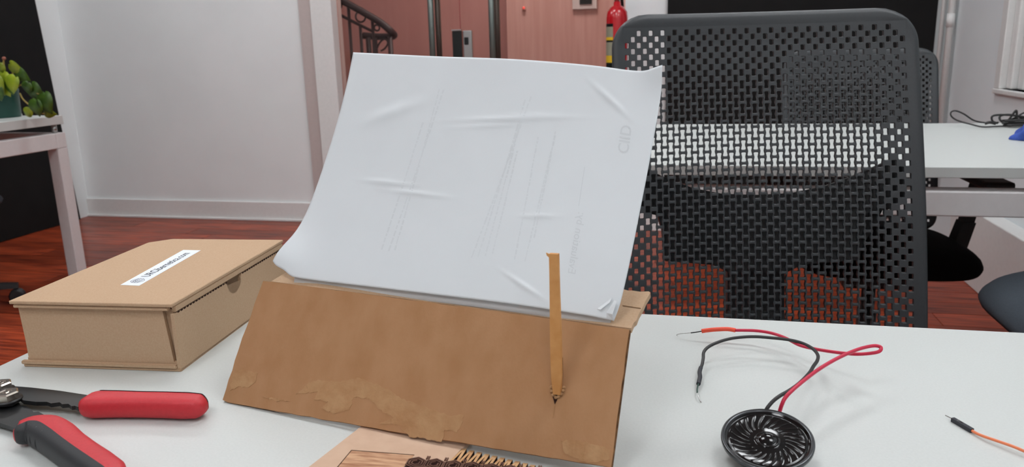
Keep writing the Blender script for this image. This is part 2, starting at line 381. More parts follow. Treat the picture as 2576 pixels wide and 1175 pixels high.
# hall wall things
a = ony((1440, -40), HY - 0.26); c = ony((1502, 22), HY - 0.26)
t = thing('wall_notice', 'white framed plate with a black screen on the pink hall wall', 'sign', ((a.x + c.x) / 2, HY - 0.26, c.z))
obj('plate', bx(a.x, c.x, HY - 0.275, HY - 0.252, c.z, a.z, 0.003), M['trim'], t)
e0 = ony((1458, -30), HY - 0.28); e1 = ony((1489, 10), HY - 0.28)
obj('screen', bx(e0.x, e1.x, HY - 0.282, HY - 0.276, e1.z, e0.z), M['lock'], t)
a = ony((1318, 20), HY - 0.26)
t = thing('reflection_spot', 'small glowing red spot imitating a glass reflection on the pink hall wall', 'light', a)  # glowing spot added to imitate a reflection in the door glass
obj('spot_base', bx(a.x - 0.014, a.x + 0.014, HY - 0.27, HY - 0.252, a.z - 0.02, a.z + 0.014, 0.004), M['pink2'], t)
obj('lens', lathe(NB(), [(0.010, 0), (0.009, 0.007), (0, 0.012)], 12, Matrix.Translation((a.x, HY - 0.27, a.z)) @ Matrix.Rotation(math.pi / 2, 4, 'X')), M['red_reflection'], t, True)  # glowing dome of the imitated reflection

# fire extinguisher hung on the pillar edge
ex = ony((1550, 60), 3.98); er = 25.5 / FPX * 4.1
ezt = ony((1550, 14), 3.98).z
t = thing('fire_extinguisher', 'red fire extinguisher with a banded label hanging before the white pillar', 'extinguisher', (ex.x, 4.0, ezt - 0.46))
T4 = Matrix.Translation((ex.x, 4.03, ezt - 0.46))
obj('cylinder', lathe(NB(), [(0, 0), (er * 0.9, 0), (er, 0.012), (er, 0.40), (er * 0.92, 0.432), (er * 0.6, 0.455), (er * 0.35, 0.462), (er * 0.32, 0.48), (0, 0.48)], 28, T4), M['ext_red'], t, True)
def band(z0, z1, m, nm):
    b = NB(); rr = er * 1.012; A = [math.radians(q) for q in range(150, 262, 8)]
    va = [b.verts.new(T4 @ V(rr * math.cos(q), rr * math.sin(q), z0)) for q in A]; vb = [b.verts.new(T4 @ V(rr * math.cos(q), rr * math.sin(q), z1)) for q in A]
    for i in range(len(A) - 1): b.faces.new((va[i], va[i + 1], vb[i + 1], vb[i]))
    obj(nm, b, m, t, True)
band(0.36, 0.375, M['lock'], 'label_band'); band(0.31, 0.36, M['lab_grey'], 'label'); band(0.295, 0.31, M['yellow'], 'label_band'); band(0.285, 0.295, M['lock'], 'label_band')
band(0.22, 0.285, M['lab_grey'], 'label'); band(0.185, 0.22, M['yellow'], 'label_band'); band(0.13, 0.185, M['lock'], 'label_band')
obj('valve', tube(NB(), [T4 @ V(0, 0, 0.48), T4 @ V(0, 0, 0.525)], 0.014, 12), M['chrome'], t, True)
obj('lever', tube(NB(), [T4 @ V(-0.01, 0, 0.52), T4 @ V(0.07, -0.02, 0.545)], 0.008, 8), M['lock'], t, True)
obj('hose', tube(NB(), smooth_path([T4 @ V(0.008, 0.005, 0.5), T4 @ V(0.02, 0.04, 0.49), T4 @ V(0.022, 0.064, 0.4), T4 @ V(0.022, 0.066, 0.1)], 6), 0.008, 8), M['lock'], t, True)
obj('bracket', bx(ex.x - 0.02, ex.x + 0.02, 4.03 + er * 0.9, WY - 0.001 + 0.03, ezt - 0.2, ezt - 0.16), M['lock'], t)

# ================================================================== desks
def desk(label, x0, x1, y0, y1, z, th, gap, ap, leg, group=None, inset=0.0):
    t = thing('office_desk', label, 'desk', ((x0 + x1) / 2, (y0 + y1) / 2, 0), group)
    obj('desktop', bx(x0, x1, y0, y1, z - th, z, 0.0012), M['desk'], t)
    za = z - th - gap; zb = za - ap
    i = inset
    obj('frame_rail', bx(x0 + i, x1 - i, y0 + i, y0 + i + leg, zb, za, 0.003), M['deskmetal'], t)
    obj('frame_rail', bx(x0 + i, x1 - i, y1 - i - leg, y1 - i, zb, za, 0.003), M['deskmetal'], t)
    obj('frame_rail', bx(x0 + i, x0 + i + leg, y0 + i + leg, y1 - i - leg, zb, za, 0.003), M['deskmetal'], t)
    obj('frame_rail', bx(x1 - i - leg, x1 - i, y0 + i + leg, y1 - i - leg, zb, za, 0.003), M['deskmetal'], t)
    for xx in (x0 + i, x1 - i - leg):
        for yy in (y0 + i, y1 - i - leg):
            obj('leg', bx(xx, xx + leg, yy, yy + leg, 0, zb - 0.0005, 0.003), M['deskmetal'], t)
            cx, cy = xx + leg / 2, yy + leg / 2
            obj('standoff', tube(NB(), [(cx, cy, za), (cx, cy, z - th)], 0.011, 14), M['chrome'], t, True)
    return t
DZ = 0.74
ec = onz((414, 726), DZ)
desk('long white desk top holding the cardboard stand and speaker', ec.x, 1.02, -0.08, onz((2000, 808), DZ).y, DZ, 0.021, 0.026, 0.05, 0.05)
desk('white desk with the cable bundle, against the right wall', -0.42, 1.12, 1.615, 2.465, DZ, 0.021, 0.026, 0.05, 0.05)
lt = onx((157, 290), -2.6)
desk('white desk carrying the potted plant by the side wall', -3.22, -2.6, 1.3, lt.y, lt.z, 0.036, 0.036, 0.064, 0.054)

# ================================================================== office chairs
def chair_back():
    bm = NB()
    NC, NR = 45, 29; pw = 0.0096; ph = 0.0192; top = 0.021
    u0 = -NC * pw / 2; A = 0.0008; VB = top + NR * ph
    OW, R = 0.235, 0.056; OT, OB = 0.0, VB + 0.03
    def warp(u, v, d):      # d: towards the sitter
        curve = 0.032 * (1 - (u / OW) ** 2)
        lum = 0.012 * math.sin(max(0, min(1, (v - 0.05) / 0.55)) * math.pi)
        return V(u, 0.36 - v * 0.267 + curve - lum - d, 1.03 - v * 0.9636)
    def bd(kx, v):          # wavy boundary kx at height v
        if kx == 0 or kx == NC: return u0 + kx * pw
        s = -1 if (kx - 1) % 2 == 0 else 1
        return u0 + kx * pw + s * A * math.cos(2 * math.pi * (v - top - ph / 2) / ph)
    Y = [-1, -.93, -.75, -.38, 0, .38, .75, .93, 1]
    WB = [.5, .84, 1, .82, .66, .82, 1, .84, .5]; WS = [.5, .85, 1, 1, 1, 1, 1, .85, .5]
    TH = 0.005
    cache = {}
    def vert(u, v, d):
        key = (round(u, 5), round(v, 5), round(d, 5))
        if key not in cache: cache[key] = bm.verts.new(warp(u, v, d))
        return cache[key]
    def quad(*k):
        f = [vert(*q) for q in k]
        if len(set(f)) >= 3:
            try: bm.faces.new(f)
            except ValueError: pass
    def solid(c, va, n):
        st = ph / 8
        for j in range(n):
            a, b = va + j * st, va + (j + 1) * st
            for d in (0, -TH): quad((bd(c, a), a, d), (bd(c + 1, a), a, d), (bd(c + 1, b), b, d), (bd(c, b), b, d))
    for c in range(NC):
        off = 0 if c % 2 == 0 else ph / 2
        if off: solid(c, top, 4); solid(c, VB - ph / 2, 4)
        for r in range(NR - (1 if off else 0)):
            va = top + off + r * ph; vc = va + ph / 2; uc = u0 + (c + 0.5) * pw
            # distance from the border sets the size of the hole
            eu = min(c, NC - 1 - c); ev = (vc - top) / ph
            corner = math.hypot(max(0, 4 - eu * 0.5), max(0, 3.2 - ev))
            if eu == 0 and ev < 1.2:
                solid(c, va, 8); continue
            s = max(0, min(1, min((eu - 1.5) / 4.0, (ev - 2.2) / 4.5))); s = s * s * (3 - 2 * s)
            hh = 0.0042 + s * 0.0034; hw = 0.0031 + s * 0.0009
            def loop(dh, dw, d):
                L_ = []; R_ = []
                for yy, a, b in zip(Y, WS, WB):
                    ww = (hw * (a + (b - a) * s) + dw); vv = vc + yy * (hh + dh)
                    L_.append((uc - ww, vv, d)); R_.append((uc + ww, vv, d))
                return L_, R_
            ob = [va + k_ * ph / 8 for k_ in range(9)]
            oL = [(bd(c, v), v, 0) for v in ob]; oR = [(bd(c + 1, v), v, 0) for v in ob]
            oLb = [(a, v, -TH) for a, v, _ in oL]; oRb = [(a, v, -TH) for a, v, _ in oR]
            l1 = loop(0.0007, 0.0005, 0.0); l2 = loop(0, 0, -0.0012); l3 = loop(0, 0, -TH)
            for (aL, aR), (bL, bR) in (((oL, oR), l1), (l1, l2), (l2, l3), (l3, (oLb, oRb))):
                for j in range(8):
                    quad(aL[j], bL[j], bL[j + 1], aL[j + 1]); quad(aR[j + 1], bR[j + 1], bR[j], aR[j])
                quad(aL[0], aR[0], bR[0], bL[0]); quad(bL[8], bR[8], aR[8], aL[8])
    for f in bm.faces: f.tag = True
    # border
    per = []; st = ph / 8
    n = NR * 8
    per += [(u0, top + j * st) for j in range(n)]
    per += [(u0 + j * pw, VB) for j in range(NC)]
    per += [(-u0, VB - j * st) for j in range(n)]
    per += [(-u0 - j * pw, top) for j in range(NC)]
    prof = [(0, 0), (0.3, 0.0006), (0.6, 0.0006), (0.82, -0.0008), (0.95, -0.003), (1.0, -0.007), (1.0, -0.011), (0.93, -0.016), (0.7, -0.018), (0.35, -0.015), (0, -TH)]
    rings = []
    for (pu, pv) in per:
        q = V(max(-OW + R, min(OW - R, pu)), max(OT + R, min(OB - R, pv)), 0); p = V(pu, pv, 0)
        o = q + (p - q).normalized() * R
        rings.append([(pu + (o.x - pu) * t_, pv + (o.y - pv) * t_, d_) for t_, d_ in prof])
    for i in range(len(rings)):
        a, b = rings[i], rings[(i + 1) % len(rings)]
        for j in range(len(prof) - 1): quad(a[j], a[j + 1], b[j + 1], b[j])
    return bm, warp
def rounded_seat(w, d, z0, z1, n=10, e=5.0):
    bm = NB(); seg = 48; rings = []
    for z, s in ((z0, 0.80), (z0 + 0.006, 0.88), (z0 + (z1 - z0) * 0.45, 0.985), (z0 + (z1 - z0) * 0.6, 1.0), (z1 - 0.018, 0.985), (z1 - 0.007, 0.94), (z1 - 0.001, 0.86), (z1 + 0.002, 0.6), (z1 - 0.002, 0.3)):
        ring = []
        for k in range(seg):
            a = 2 * math.pi * k / seg; c_, s_ = math.cos(a), math.sin(a)
            x = math.copysign(abs(c_) ** (2 / e), c_) * w / 2 * s; y = math.copysign(abs(s_) ** (2 / e), s_) * d / 2 * s
            if y > 0: x *= 1 - 0.12 * (y / (d / 2))
            zz = z - (0.022 * max(0, -y / (d / 2) - 0.55) / 0.45 if z > z0 + 0.02 else 0)
            ring.append(bm.verts.new((x, y - 0.02, zz)))
        rings.append(ring)
    for a, b in zip(rings, rings[1:]):
        for k in range(seg): bm.faces.new((a[k], a[(k + 1) % seg], b[(k + 1) % seg], b[k]))
    bm.faces.new(rings[0][::-1]); bm.faces.new(rings[-1])
    return bm
def make_chair(label, arms, fabric, group):
    t = thing('office_chair', label, 'chair', (0, 0, 0), group)
    b, warp = chair_back()
    for f in b.faces: f.smooth = not f.tag
    obj('perforated_backrest', b, M['chair'], t, False)
    # curved yoke and spine behind the backrest
    half = [(0, 0.300), (0.055, 0.297), (0.105, 0.285), (0.145, 0.268), (0.175, 0.252), (0.205, 0.235), (0.212, 0.25), (0.215, 0.305), (0.19, 0.318), (0.163, 0.325), (0.156, 0.35), (0.152, 0.40), (0.07, 0.413), (0.048, 0.425)]
    yk = NB()
    pts = [(u, v) for u, v in half] + [(-u, v) for u, v in half[:0:-1]]
    def back(u, v):
        edge = (abs(u) / 0.215) ** 2
        return warp(u, v, -(0.045 - 0.026 * edge))
    fr = [yk.verts.new(back(u, v)) for u, v in pts]; bk = [yk.verts.new(back(u, v) + V(0, 0.018, -0.004)) for u, v in pts]
    f1 = yk.faces.new(fr); f2 = yk.faces.new(bk[::-1])
    for i in range(len(pts)): yk.faces.new((fr[i], bk[i], bk[(i + 1) % len(pts)], fr[(i + 1) % len(pts)]))
    bmesh.ops.triangulate(yk, faces=[f1, f2])
    obj('back_yoke', yk, M['chairb'], t)
    sp = NB()
    path = [(0, back(0, 0.37).y + 0.02, back(0, 0.37).z), (0, back(0, 0.5).y + 0.03, back(0, 0.5).z), (0, 0.27, 0.46), (0, 0.20, 0.395), (0, 0.02, 0.385)]
    for i in range(len(path) - 1):
        a, c = V(*path[i]), V(*path[i + 1]); nrm = (c - a).normalized().cross(V(1, 0, 0)) * 0.014
        wd = 0.046
        hexa(sp, [a + V(-wd, 0, 0) - nrm, a + V(wd, 0, 0) - nrm, a + V(wd, 0, 0) + nrm, a + V(-wd, 0, 0) + nrm, c + V(-wd, 0, 0) - nrm, c + V(wd, 0, 0) - nrm, c + V(wd, 0, 0) + nrm, c + V(-wd, 0, 0) + nrm])
    obj('spine', sp, M['chairb'], t)
    obj('seat', rounded_seat(0.49, 0.48, 0.41, 0.475), M[fabric], t, True)
    obj('seat_mechanism', bx(-0.1, 0.1, -0.12, 0.1, 0.345, 0.409, 0.01), M['chairb'], t)
    obj('gas_column', lathe(NB(), [(0.028, 0.1), (0.028, 0.24), (0.02, 0.241), (0.02, 0.345), (0, 0.345)], 20), M['chairb'], t, True)
    obj('hub', lathe(NB(), [(0, 0.075), (0.045, 0.075), (0.045, 0.12), (0.03, 0.13), (0, 0.13)], 20), M['chairb'], t, True)
    for i in range(5):
        a = 2 * math.pi * (i + 0.25) / 5; d = V(math.cos(a), math.sin(a), 0); n = V(-d.y, d.x, 0)
        lb = NB(); p, q = d * 0.03, d * 0.315
        hexa(lb, [p - n * .022 + V(0, 0, .08), p + n * .022 + V(0, 0, .08), q + n * .014 + V(0, 0, .062), q - n * .014 + V(0, 0, .062), p - n * .018 + V(0, 0, .118), p + n * .018 + V(0, 0, .118), q + n * .011 + V(0, 0, .082), q - n * .011 + V(0, 0, .082)])
        obj('base_leg', lb, M['chairb'], t)
        cs = NB(); c0 = d * 0.305 + V(0, 0, 0.029)
        for s in (-1, 1):
            mm = Matrix.Translation(c0 + n * 0.013 * s) @ n.to_track_quat('Z', 'Y').to_matrix().to_4x4()
            lathe(cs2 := NB(), [(0, -0.009), (0.024, -0.009), (0.029, -0.004), (0.029, 0.004), (0.024, 0.009), (0, 0.009)], 18, mm)
            tmp = bpy.data.meshes.new('tmp'); cs2.to_mesh(tmp); cs2.free(); cs.from_mesh(tmp); bpy.data.meshes.remove(tmp)
        tube(cs, [c0, c0 + V(0, 0, 0.036)], 0.008, 8)
        obj('caster', cs, M['chairb'], t)
    if arms:
        for s in (-1, 1):
            ab = NB()
            hexa(ab, [(s * .235 - .02, .02, .40), (s * .235 + .02, .02, .40), (s * .235 + .02, .08, .40), (s * .235 - .02, .08, .40), (s * .262 - .018, .02, .52), (s * .262 + .018, .02, .52), (s * .262 + .018, .075, .52), (s * .262 - .018, .075, .52)])
            hexa(ab, [(s * .262 - .015, .025, .52), (s * .262 + .015, .025, .52), (s * .262 + .015, .07, .52), (s * .262 - .015, .07, .52), (s * .285 - .015, .03, .64), (s * .285 + .015, .03, .64), (s * .285 + .015, .075, .64), (s * .285 - .015, .075, .64)])
            am = obj('arm_post', ab, M['chairb'], t)
            obj('arm_pad', bx(s * .285 - .04, s * .285 + .04, -.1, .15, .6405, .664, .008), M['chairb'], am)
    return t
ch1 = make_chair('charcoal office chair with perforated mesh back facing the cardboard stand', False, 'fabric', 'office chairs')
ch3 = copy_tree(ch1); ch3['label'] = 'raised office chair showing its charcoal fabric seat, beside the low white ledge'
ch4 = copy_tree(ch1); ch4['label'] = 'office chair on dark casters tucked under the plant desk'
ch2 = make_chair('black office chair with arms pushed under the far side of the cable desk', True, 'fabric_k', 'office chairs')
yw = math.radians(9)
ch1.location = (0.11 + 0.36 * math.sin(yw), 1.316 - 0.36 * math.cos(yw) - 0.01, 0); ch1.rotation_euler = (0, 0, yw)
ch2.location = (0.518, 2.28, 0); ch2.rotation_euler = (0, 0, math.radians(1)); ch2.scale = (0.95, 0.95, 0.925)
ch3.location = (0.785, 1.387, 0); ch3.rotation_euler = (0, 0, math.radians(271)); ch3.scale = (0.95, 0.95, 1)
for c_ in ch3.children:                     # this chair is raised on its gas lift
    if c_.name.startswith('gas_column'): c_.scale = (1, 1, 1.22)
    elif not c_.name.startswith(('base_leg', 'caster', 'hub')): c_.location = (0, 0, 0.075)
ch4.location = (-2.965, 2.365, 0); ch4.rotation_euler = (0, 0, math.pi / 2)

# ================================================================== cardboard stand, papers, strip
BLc = onz((560, 1006), 0.7418); BRc = onz((1537, 1176), 0.7505)
e = (BRc - BLc).normalized(); hp = V(0, 0, 1).cross(e).normalized(); sl = math.radians(53)
upv = hp * math.cos(sl) + e.cross(hp) * math.sin(sl); nf = e.cross(upv).normalized()
if nf.y > 0: nf = -nf
F = lambda x, y, d=0.0: onpl((x, y), BLc, nf) + nf * d
t = thing('cardboard_stand', 'brown corrugated cardboard stand with torn patches on its front', 'stand', (BLc + BRc) / 2)
random.seed(11)
def rag(pts, amp, n):         # torn outline between pixel corners
    out = []
    for i in range(len(pts)):
        a, b = pts[i], pts[(i + 1) % len(pts)]
        k_ = max(1, int(math.hypot(b[0] - a[0], b[1] - a[1]) / n))
        for j in range(k_):
            f = j / k_; jx = random.uniform(-amp, amp) if j else 0; jy = random.uniform(-amp, amp) if j else 0
            out.append((a[0] + (b[0] - a[0]) * f + jx, a[1] + (b[1] - a[1]) * f + jy))
    return out
ol = rag([(560, 1006), (572, 1012), (905, 1071), (1290, 1136), (1537, 1176), (1560, 1000), (1572, 905), (1583, 829), (1200, 776), (900, 737), (662, 707), (640, 765), (600, 880)], 1.2, 26)
slit = None
fb = NB(); prism(fb, [F(x, y) for x, y in ol], -nf * 0.0036)
obj('front_panel', fb, M['card'], t)
# side edge lining showing the flutes
for nm, pts in (('torn_patch', [(778, 962), (800, 955), (850, 960), (905, 951), (950, 968), (985, 985), (1010, 1004), (1062, 1022), (1085, 1030), (1130, 1046), (1168, 1042), (1160, 1070), (1150, 1088), (1120, 1082), (1110, 1112), (1060, 1102), (1030, 1100), (1005, 1070), (955, 1066), (990, 1052), (955, 1030), (930, 1003), (890, 1000), (880, 1030), (840, 1042), (806, 1026), (826, 1010), (790, 1006), (800, 985), (765, 990), (745, 992)]),
                ('torn_patch', [(590, 930), (612, 932), (650, 938), (642, 962), (622, 975), (600, 972), (578, 985)]),
                ('torn_patch', [(1411, 1108), (1450, 1108), (1500, 1120), (1536, 1130), (1530, 1158), (1480, 1165), (1440, 1150), (1418, 1135)]),
                ('torn_patch', [(660, 998), (700, 1003), (730, 1010), (700, 1010)])):
    tb = NB(); pp = rag(pts, 2.4, 5)
    a = [tb.verts.new(F(x, y, 0.00012 + random.uniform(0, 0.00022))) for x, y in pp]; b2 = [tb.verts.new(F(x, y, -0.0002)) for x, y in pp]
    cf = tb.faces.new(a)
    for i in range(len(pp)): tb.faces.new((a[i], a[(i + 1) % len(pp)], b2[(i + 1) % len(pp)], b2[i]))
    bmesh.ops.triangulate(tb, faces=[cf])
    obj(nm, tb, M['torn'], t)
TLf, TRf = F(662, 707), F(1583, 829)
rd = (TRf - TLf).normalized(); h2 = V(0, 0, 1).cross(rd).normalized(); v2 = rd.cross(h2)
def plane(s):
    u2 = h2 * math.cos(math.radians(s)) + v2 * math.sin(math.radians(s)); n2 = rd.cross(u2)
    return u2, (n2 if n2.z > 0 else -n2)
us, ns = plane(16)
base = TRf - nf * 0.0036
SH = lambda x, y, d=0.0: onpl((x, y), base, ns) + ns * d
shp = [(1588, 826), (1594, 812), (1601, 806), (1607, 790), (1619, 769), (1624, 757), (1636, 737), (1632, 733), (1610, 734), (1592, 731), (1580, 731), (1566, 727)]
sq = [SH(x, y) for x, y in shp] + [SH(1400, 716), SH(1100, 690), SH(726, 681), SH(682, 708)]
sb = NB(); prism(sb, sq, -ns * 0.0036)
bmesh.ops.triangulate(sb, faces=[f for f in sb.faces if len(f.verts) > 4])
obj('shelf_flap', sb, M['kraft'], t)
cb = NB(); prism(cb, [SH(1566, 769, 0.0002), SH(1612, 776, 0.0002), SH(1612, 777.4, 0.0002), SH(1566, 770.4, 0.0002)], ns * 0.0001)
obj('crease', cb, M['kraft_d'], t)
# fluted paper inside the right hand edge
eb = NB()
p, q = F(1583, 830), F(1537, 1175)
hexa(eb, [p - nf * .0008, q - nf * .0008, q - nf * .0029, p - nf * .0029] + [c_ + e * 0.0004 for c_ in (p - nf * .0008, q - nf * .0008, q - nf * .0029, p - nf * .0029)])
o = obj('edge_flutes', eb, M['kraft_d'], t)
up_, npn = plane(59)
pbase = TLf + h2 * 0.006 + V(0, 0, 0.001)
def gauss(x, y, cx, cy, ax, ay, ang, sx, sy):
    c_, s_ = math.cos(ang), math.sin(ang); dx, dy = x - cx, y - cy
    return math.exp(-((dx * c_ + dy * s_) / sx) ** 2 - ((-dx * s_ + dy * c_) / sy) ** 2)
def poff(x, y):
    o_ = 0.0016 * math.sin((x - 900) / 210.0) + 0.0010 * math.sin((y - 200) / 120.0 + x / 400.0)
    o_ += 0.001 * (gauss(x, y, 1290, 300, 0, 0, -0.03, 130, 5) + 0.7 * gauss(x, y, 1230, 318, 0, 0, -0.05, 70, 4) + 0.6 * gauss(x, y, 1340, 290, 0, 0, 0, 60, 3.5))
    o_ += 0.001 * (gauss(x, y, 970, 458, 0, 0, 0.1, 50, 4) + 0.9 * gauss(x, y, 1050, 487, 0, 0, 0.12, 70, 4))
    o_ += 0.0013 * gauss(x, y, 985, 285, 0, 0, -0.35, 70, 14) + 0.001 * gauss(x, y, 1535, 250, 0, 0, 0.75, 50, 6)
    o_ += 0.0012 * gauss(x, y, 1320, 720, 0, 0, 0.6, 45, 4) + 0.0008 * gauss(x, y, 1360, 545, 0, 0, 0.0, 40, 3)
    o_ += 0.007 * math.exp(-((x - 705) / 60.0) ** 2 - ((y - 650) / 70.0) ** 2)
    o_ += 0.005 * math.exp(-((x - 1665) / 40.0) ** 2 - ((y - 172) / 35.0) ** 2)
    return o_
PP = lambda x, y, d=0.0: onpl((x, y), pbase, npn) + npn * (poff(x, y) + d)
def poly_at(pts, f):
    Ls = [math.hypot(b[0] - a[0], b[1] - a[1]) for a, b in zip(pts, pts[1:])]; tot = sum(Ls) * f
    for (a, b), l in zip(zip(pts, pts[1:]), Ls):
        if tot <= l or (a, b) == (pts[-2], pts[-1]):
            g = min(1, tot / l); return (a[0] + (b[0] - a[0]) * g, a[1] + (b[1] - a[1]) * g)
        tot -= l
def sm(pts, k=5): return [(p.x, p.y) for p in smooth_path([(a, b, 0) for a, b in pts], k)]
Lf = sm([(890, 133), (872, 218), (846, 312), (812, 414), (776, 512), (744, 580), (714, 630), (696, 661)])
Bt = sm([(696, 661), (704, 672), (722, 683), (736, 696), (760, 701), (900, 718), (1100, 743), (1300, 768), (1480, 795), (1545, 808)])
Rt = sm([(1669, 170), (1662, 230), (1640, 365), (1610, 530), (1585, 660), (1562, 760), (1545, 808)])
Tp = sm([(890, 133), (1100, 145), (1300, 152), (1480, 164), (1580, 175), (1630, 178), (1669, 170)])
def sheet(name, Lf, Bt, Rt, Tp, d, nx=170, ny=120, label='', m='paper'):
    bm = NB(); g = []
    c00, c10, c01, c11 = Tp[0], Tp[-1], Bt[0], Bt[-1]
    for j in range(ny + 1):
        f = j / ny; l, r = poly_at(Lf, f), poly_at(Rt, f); rw_ = []
        for i in range(nx + 1):
            s = i / nx; a, b = poly_at(Tp, s), poly_at(Bt, s)
            p = [(1 - s) * l[q] + s * r[q] + (1 - f) * a[q] + f * b[q] - ((1 - s) * (1 - f) * c00[q] + s * (1 - f) * c10[q] + (1 - s) * f * c01[q] + s * f * c11[q]) for q in (0, 1)]
            rw_.append(bm.verts.new(PP(p[0], p[1], d)))
        g.append(rw_)
    for j in range(ny):
        for i in range(nx): bm.faces.new((g[j][i], g[j][i + 1], g[j + 1][i + 1], g[j + 1][i]))
    o = obj(name, bm, M[m], smooth=True)
    if o.data.polygons[0].normal.dot(npn) < 0: o.data.flip_normals()
    md = o.modifiers.new('thickness', 'SOLIDIFY'); md.thickness = 0.00018; md.offset = -1
    return o
ps = tag(sheet('paper_sheet', Lf, Bt, Rt, Tp, 0.0), 'wrinkled white paper sheet with faint mirrored print, front of the stack', 'paper', 'papers on the stand')
L2 = [(905, 150), (800, 480), (748, 640), (734, 714)]; B2 = [(734, 714), (900, 734), (1200, 772), (1530, 817)]
R2 = [(1655, 195), (1600, 520), (1545, 770), (1530, 817)]; T2 = [(905, 150), (1655, 195)]
tag(sheet('paper_sheet', L2, B2, R2, T2, -0.0035, 30, 20), 'white paper sheet whose lower edge peeks out under the wrinkled front sheet', 'paper', 'papers on the stand')
# dog ear and little torn fold at the lower right corner
db = NB()
q1 = [PP(1529, 790, 0.002), PP(1546, 795, 0.004), PP(1556, 763, 0.004), PP(1549, 758, 0.0025)]
va = [db.verts.new(p) for p in q1]; db.faces.new(va)
q2 = [PP(1529, 790, 0.002), PP(1546, 795, 0.004), PP(1543, 806, 0.0012), PP(1528, 800, 0.0008)]
vb = [va[0], va[1], db.verts.new(q2[2]), db.verts.new(q2[3])]; db.faces.new(vb)
o = obj('folded_corner', db, M['paper'], ps)
o.modifiers.new('thickness', 'SOLIDIFY').thickness = 0.00018
db = NB(); va = [db.verts.new(PP(*q)) for q in ((1505, 779, .0012), (1541, 752, .0012), (1537, 764, .0022), (1514, 782, .0022))]; db.faces.new(va)
o = obj('torn_fold', db, M['paper'], ps); o.modifiers.new('thickness', 'SOLIDIFY').thickness = 0.00018
# faint print showing through from the other side
def line_map(p_start, p_end, hx, hy, d=0.00008):
    def fn(u, v):
        x = p_start[0] + (p_end[0] - p_start[0]) * u + hx * v; y = p_start[1] + (p_end[1] - p_start[1]) * u + hy * v
        return PP(x, y, d)
    return fn
obj('printed_words', text_bm('Evaluation by:', line_map((1431, 688), (1456, 535), 19, 4)), M['print2'], ps)
obj('printed_words', text_bm('CIID', line_map((1553, 382), (1562, 312), 27, 4), 0.01), M['print2'], ps)
lb = NB()
a = [lb.verts.new(PP(*q, 0.00008)) for q in ((1456, 520), (1470, 420), (1471.6, 420), (1457.6, 520))]; lb.faces.new(a)
obj('printed_rule', lb, M['print2'], ps)
random.seed(5)
tb = NB()
for (x0, y0, x1, y1) in ((976, 632, 1116, 228), (992, 630, 1106, 226), (958, 628, 1066, 300), (1188, 650, 1338, 236), (1204, 648, 1322, 246), (1222, 646, 1310, 300), (1240, 640, 1300, 380), (1296, 655, 1352, 345), (1322, 660, 1385, 380), (1344, 600, 1396, 330)):
    f = 0
    while f < 0.98:
        g_ = min(1, f + random.uniform(0.015, 0.05))
        p = [(x0 + (x1 - x0) * q, y0 + (y1 - y0) * q) for q in (f, g_)]
        hgt = random.choice((3.0, 4.0, 4.5))
        vs = [tb.verts.new(PP(x, y, 0.00008)) for x, y in ((p[0][0], p[0][1]), (p[1][0], p[1][1]), (p[1][0] + hgt, p[1][1] + 0.6), (p[0][0] + hgt, p[0][1] + 0.6))]
        tb.faces.new(vs); f = g_ + random.uniform(0.006, 0.012)
o = obj('printed_lines', tb, M['print'], ps); o['kind'] = 'stuff'
# hidden back board and prop that carry the papers
kb = NB(); kq = [(752, 690), (1520, 795), (1600, 330), (868, 300)]
prism(kb, [onpl(p, pbase, npn) - npn * 0.0075 for p in kq], -npn * 0.0036)
obj('back_board', kb, M['card'], t)
mid = onpl((1220, 420), pbase, npn) - npn * 0.0115; ft = mid + h2 * 0.10; ft.z = DZ + 0.0005
pb = NB(); 
hexa(pb, [ft - rd * .05, ft + rd * .05, ft + rd * .05 + h2 * .0036, ft - rd * .05 + h2 * .0036, mid - rd * .05, mid + rd * .05, mid + rd * .05 + h2 * .0036, mid - rd * .05 + h2 * .0036])
obj('prop', pb, M['card'], t)

# strip poked through the front panel
sb0 = F(1403, 992, 0.001)
T0 = ony((1394, 638), sb0.y - 0.004)
t = thing('cardboard_strip', 'narrow upright cardboard strip poked through a slit in the stand', 'strip', sb0)
def strip(b):
    K_ = 8; vs = []
    for i in range(K_ + 1):
        f = i / K_; c_ = sb0.lerp(T0, f); w_ = 0.0030 + 0.0003 * math.sin(f * 5)
        x = e * w_; y_ = hp * 0.0014
        if f == 0: x = x * 0.75
        vs.append([b.verts.new(c_ + q) for q in (-x - y_, x - y_, x + y_, -x + y_)])
    for i in range(K_):
        for k_ in range(4): b.faces.new((vs[i][k_], vs[i][(k_ + 1) % 4], vs[i + 1][(k_ + 1) % 4], vs[i + 1][k_]))
    b.faces.new(vs[0][::-1]); b.faces.new(vs[-1]); return b
obj('strip_body', strip(NB()), M['strip'], t)
fz = T0 - e * 0.003
obj('frayed_corner', prism(NB(), [fz + V(0, -.0016, 0), fz + V(-.0016, -.0016, .0006), fz + V(-.0012, -.0016, -.001), fz + V(0, -.0016, -.002)], (0, .001, 0)), M['strip'], t)
rg = NB(); random.seed(3)
for (x, y) in ((1388, 975), (1389, 985), (1393, 994), (1399, 1000), (1406, 998), (1413, 992), (1417, 984), (1419, 975)):
    c_ = F(x, y, 0.0006)
    lathe(g2 := NB(), [(0, -0.001), (0.0011, -0.0004), (0.0012, 0.0006), (0, 0.0014)], 6, Matrix.Translation(c_) @ Matrix.Rotation(random.uniform(0, 3), 4, 'X'))
    tmp = bpy.data.meshes.new('tmp'); g2.to_mesh(tmp); g2.free(); rg.from_mesh(tmp); bpy.data.meshes.remove(tmp)
cs = [o_ for o_ in bpy.data.objects if o_.name == 'cardboard_stand'][0]
obj('slit_burr', rg, M['torn'], cs)
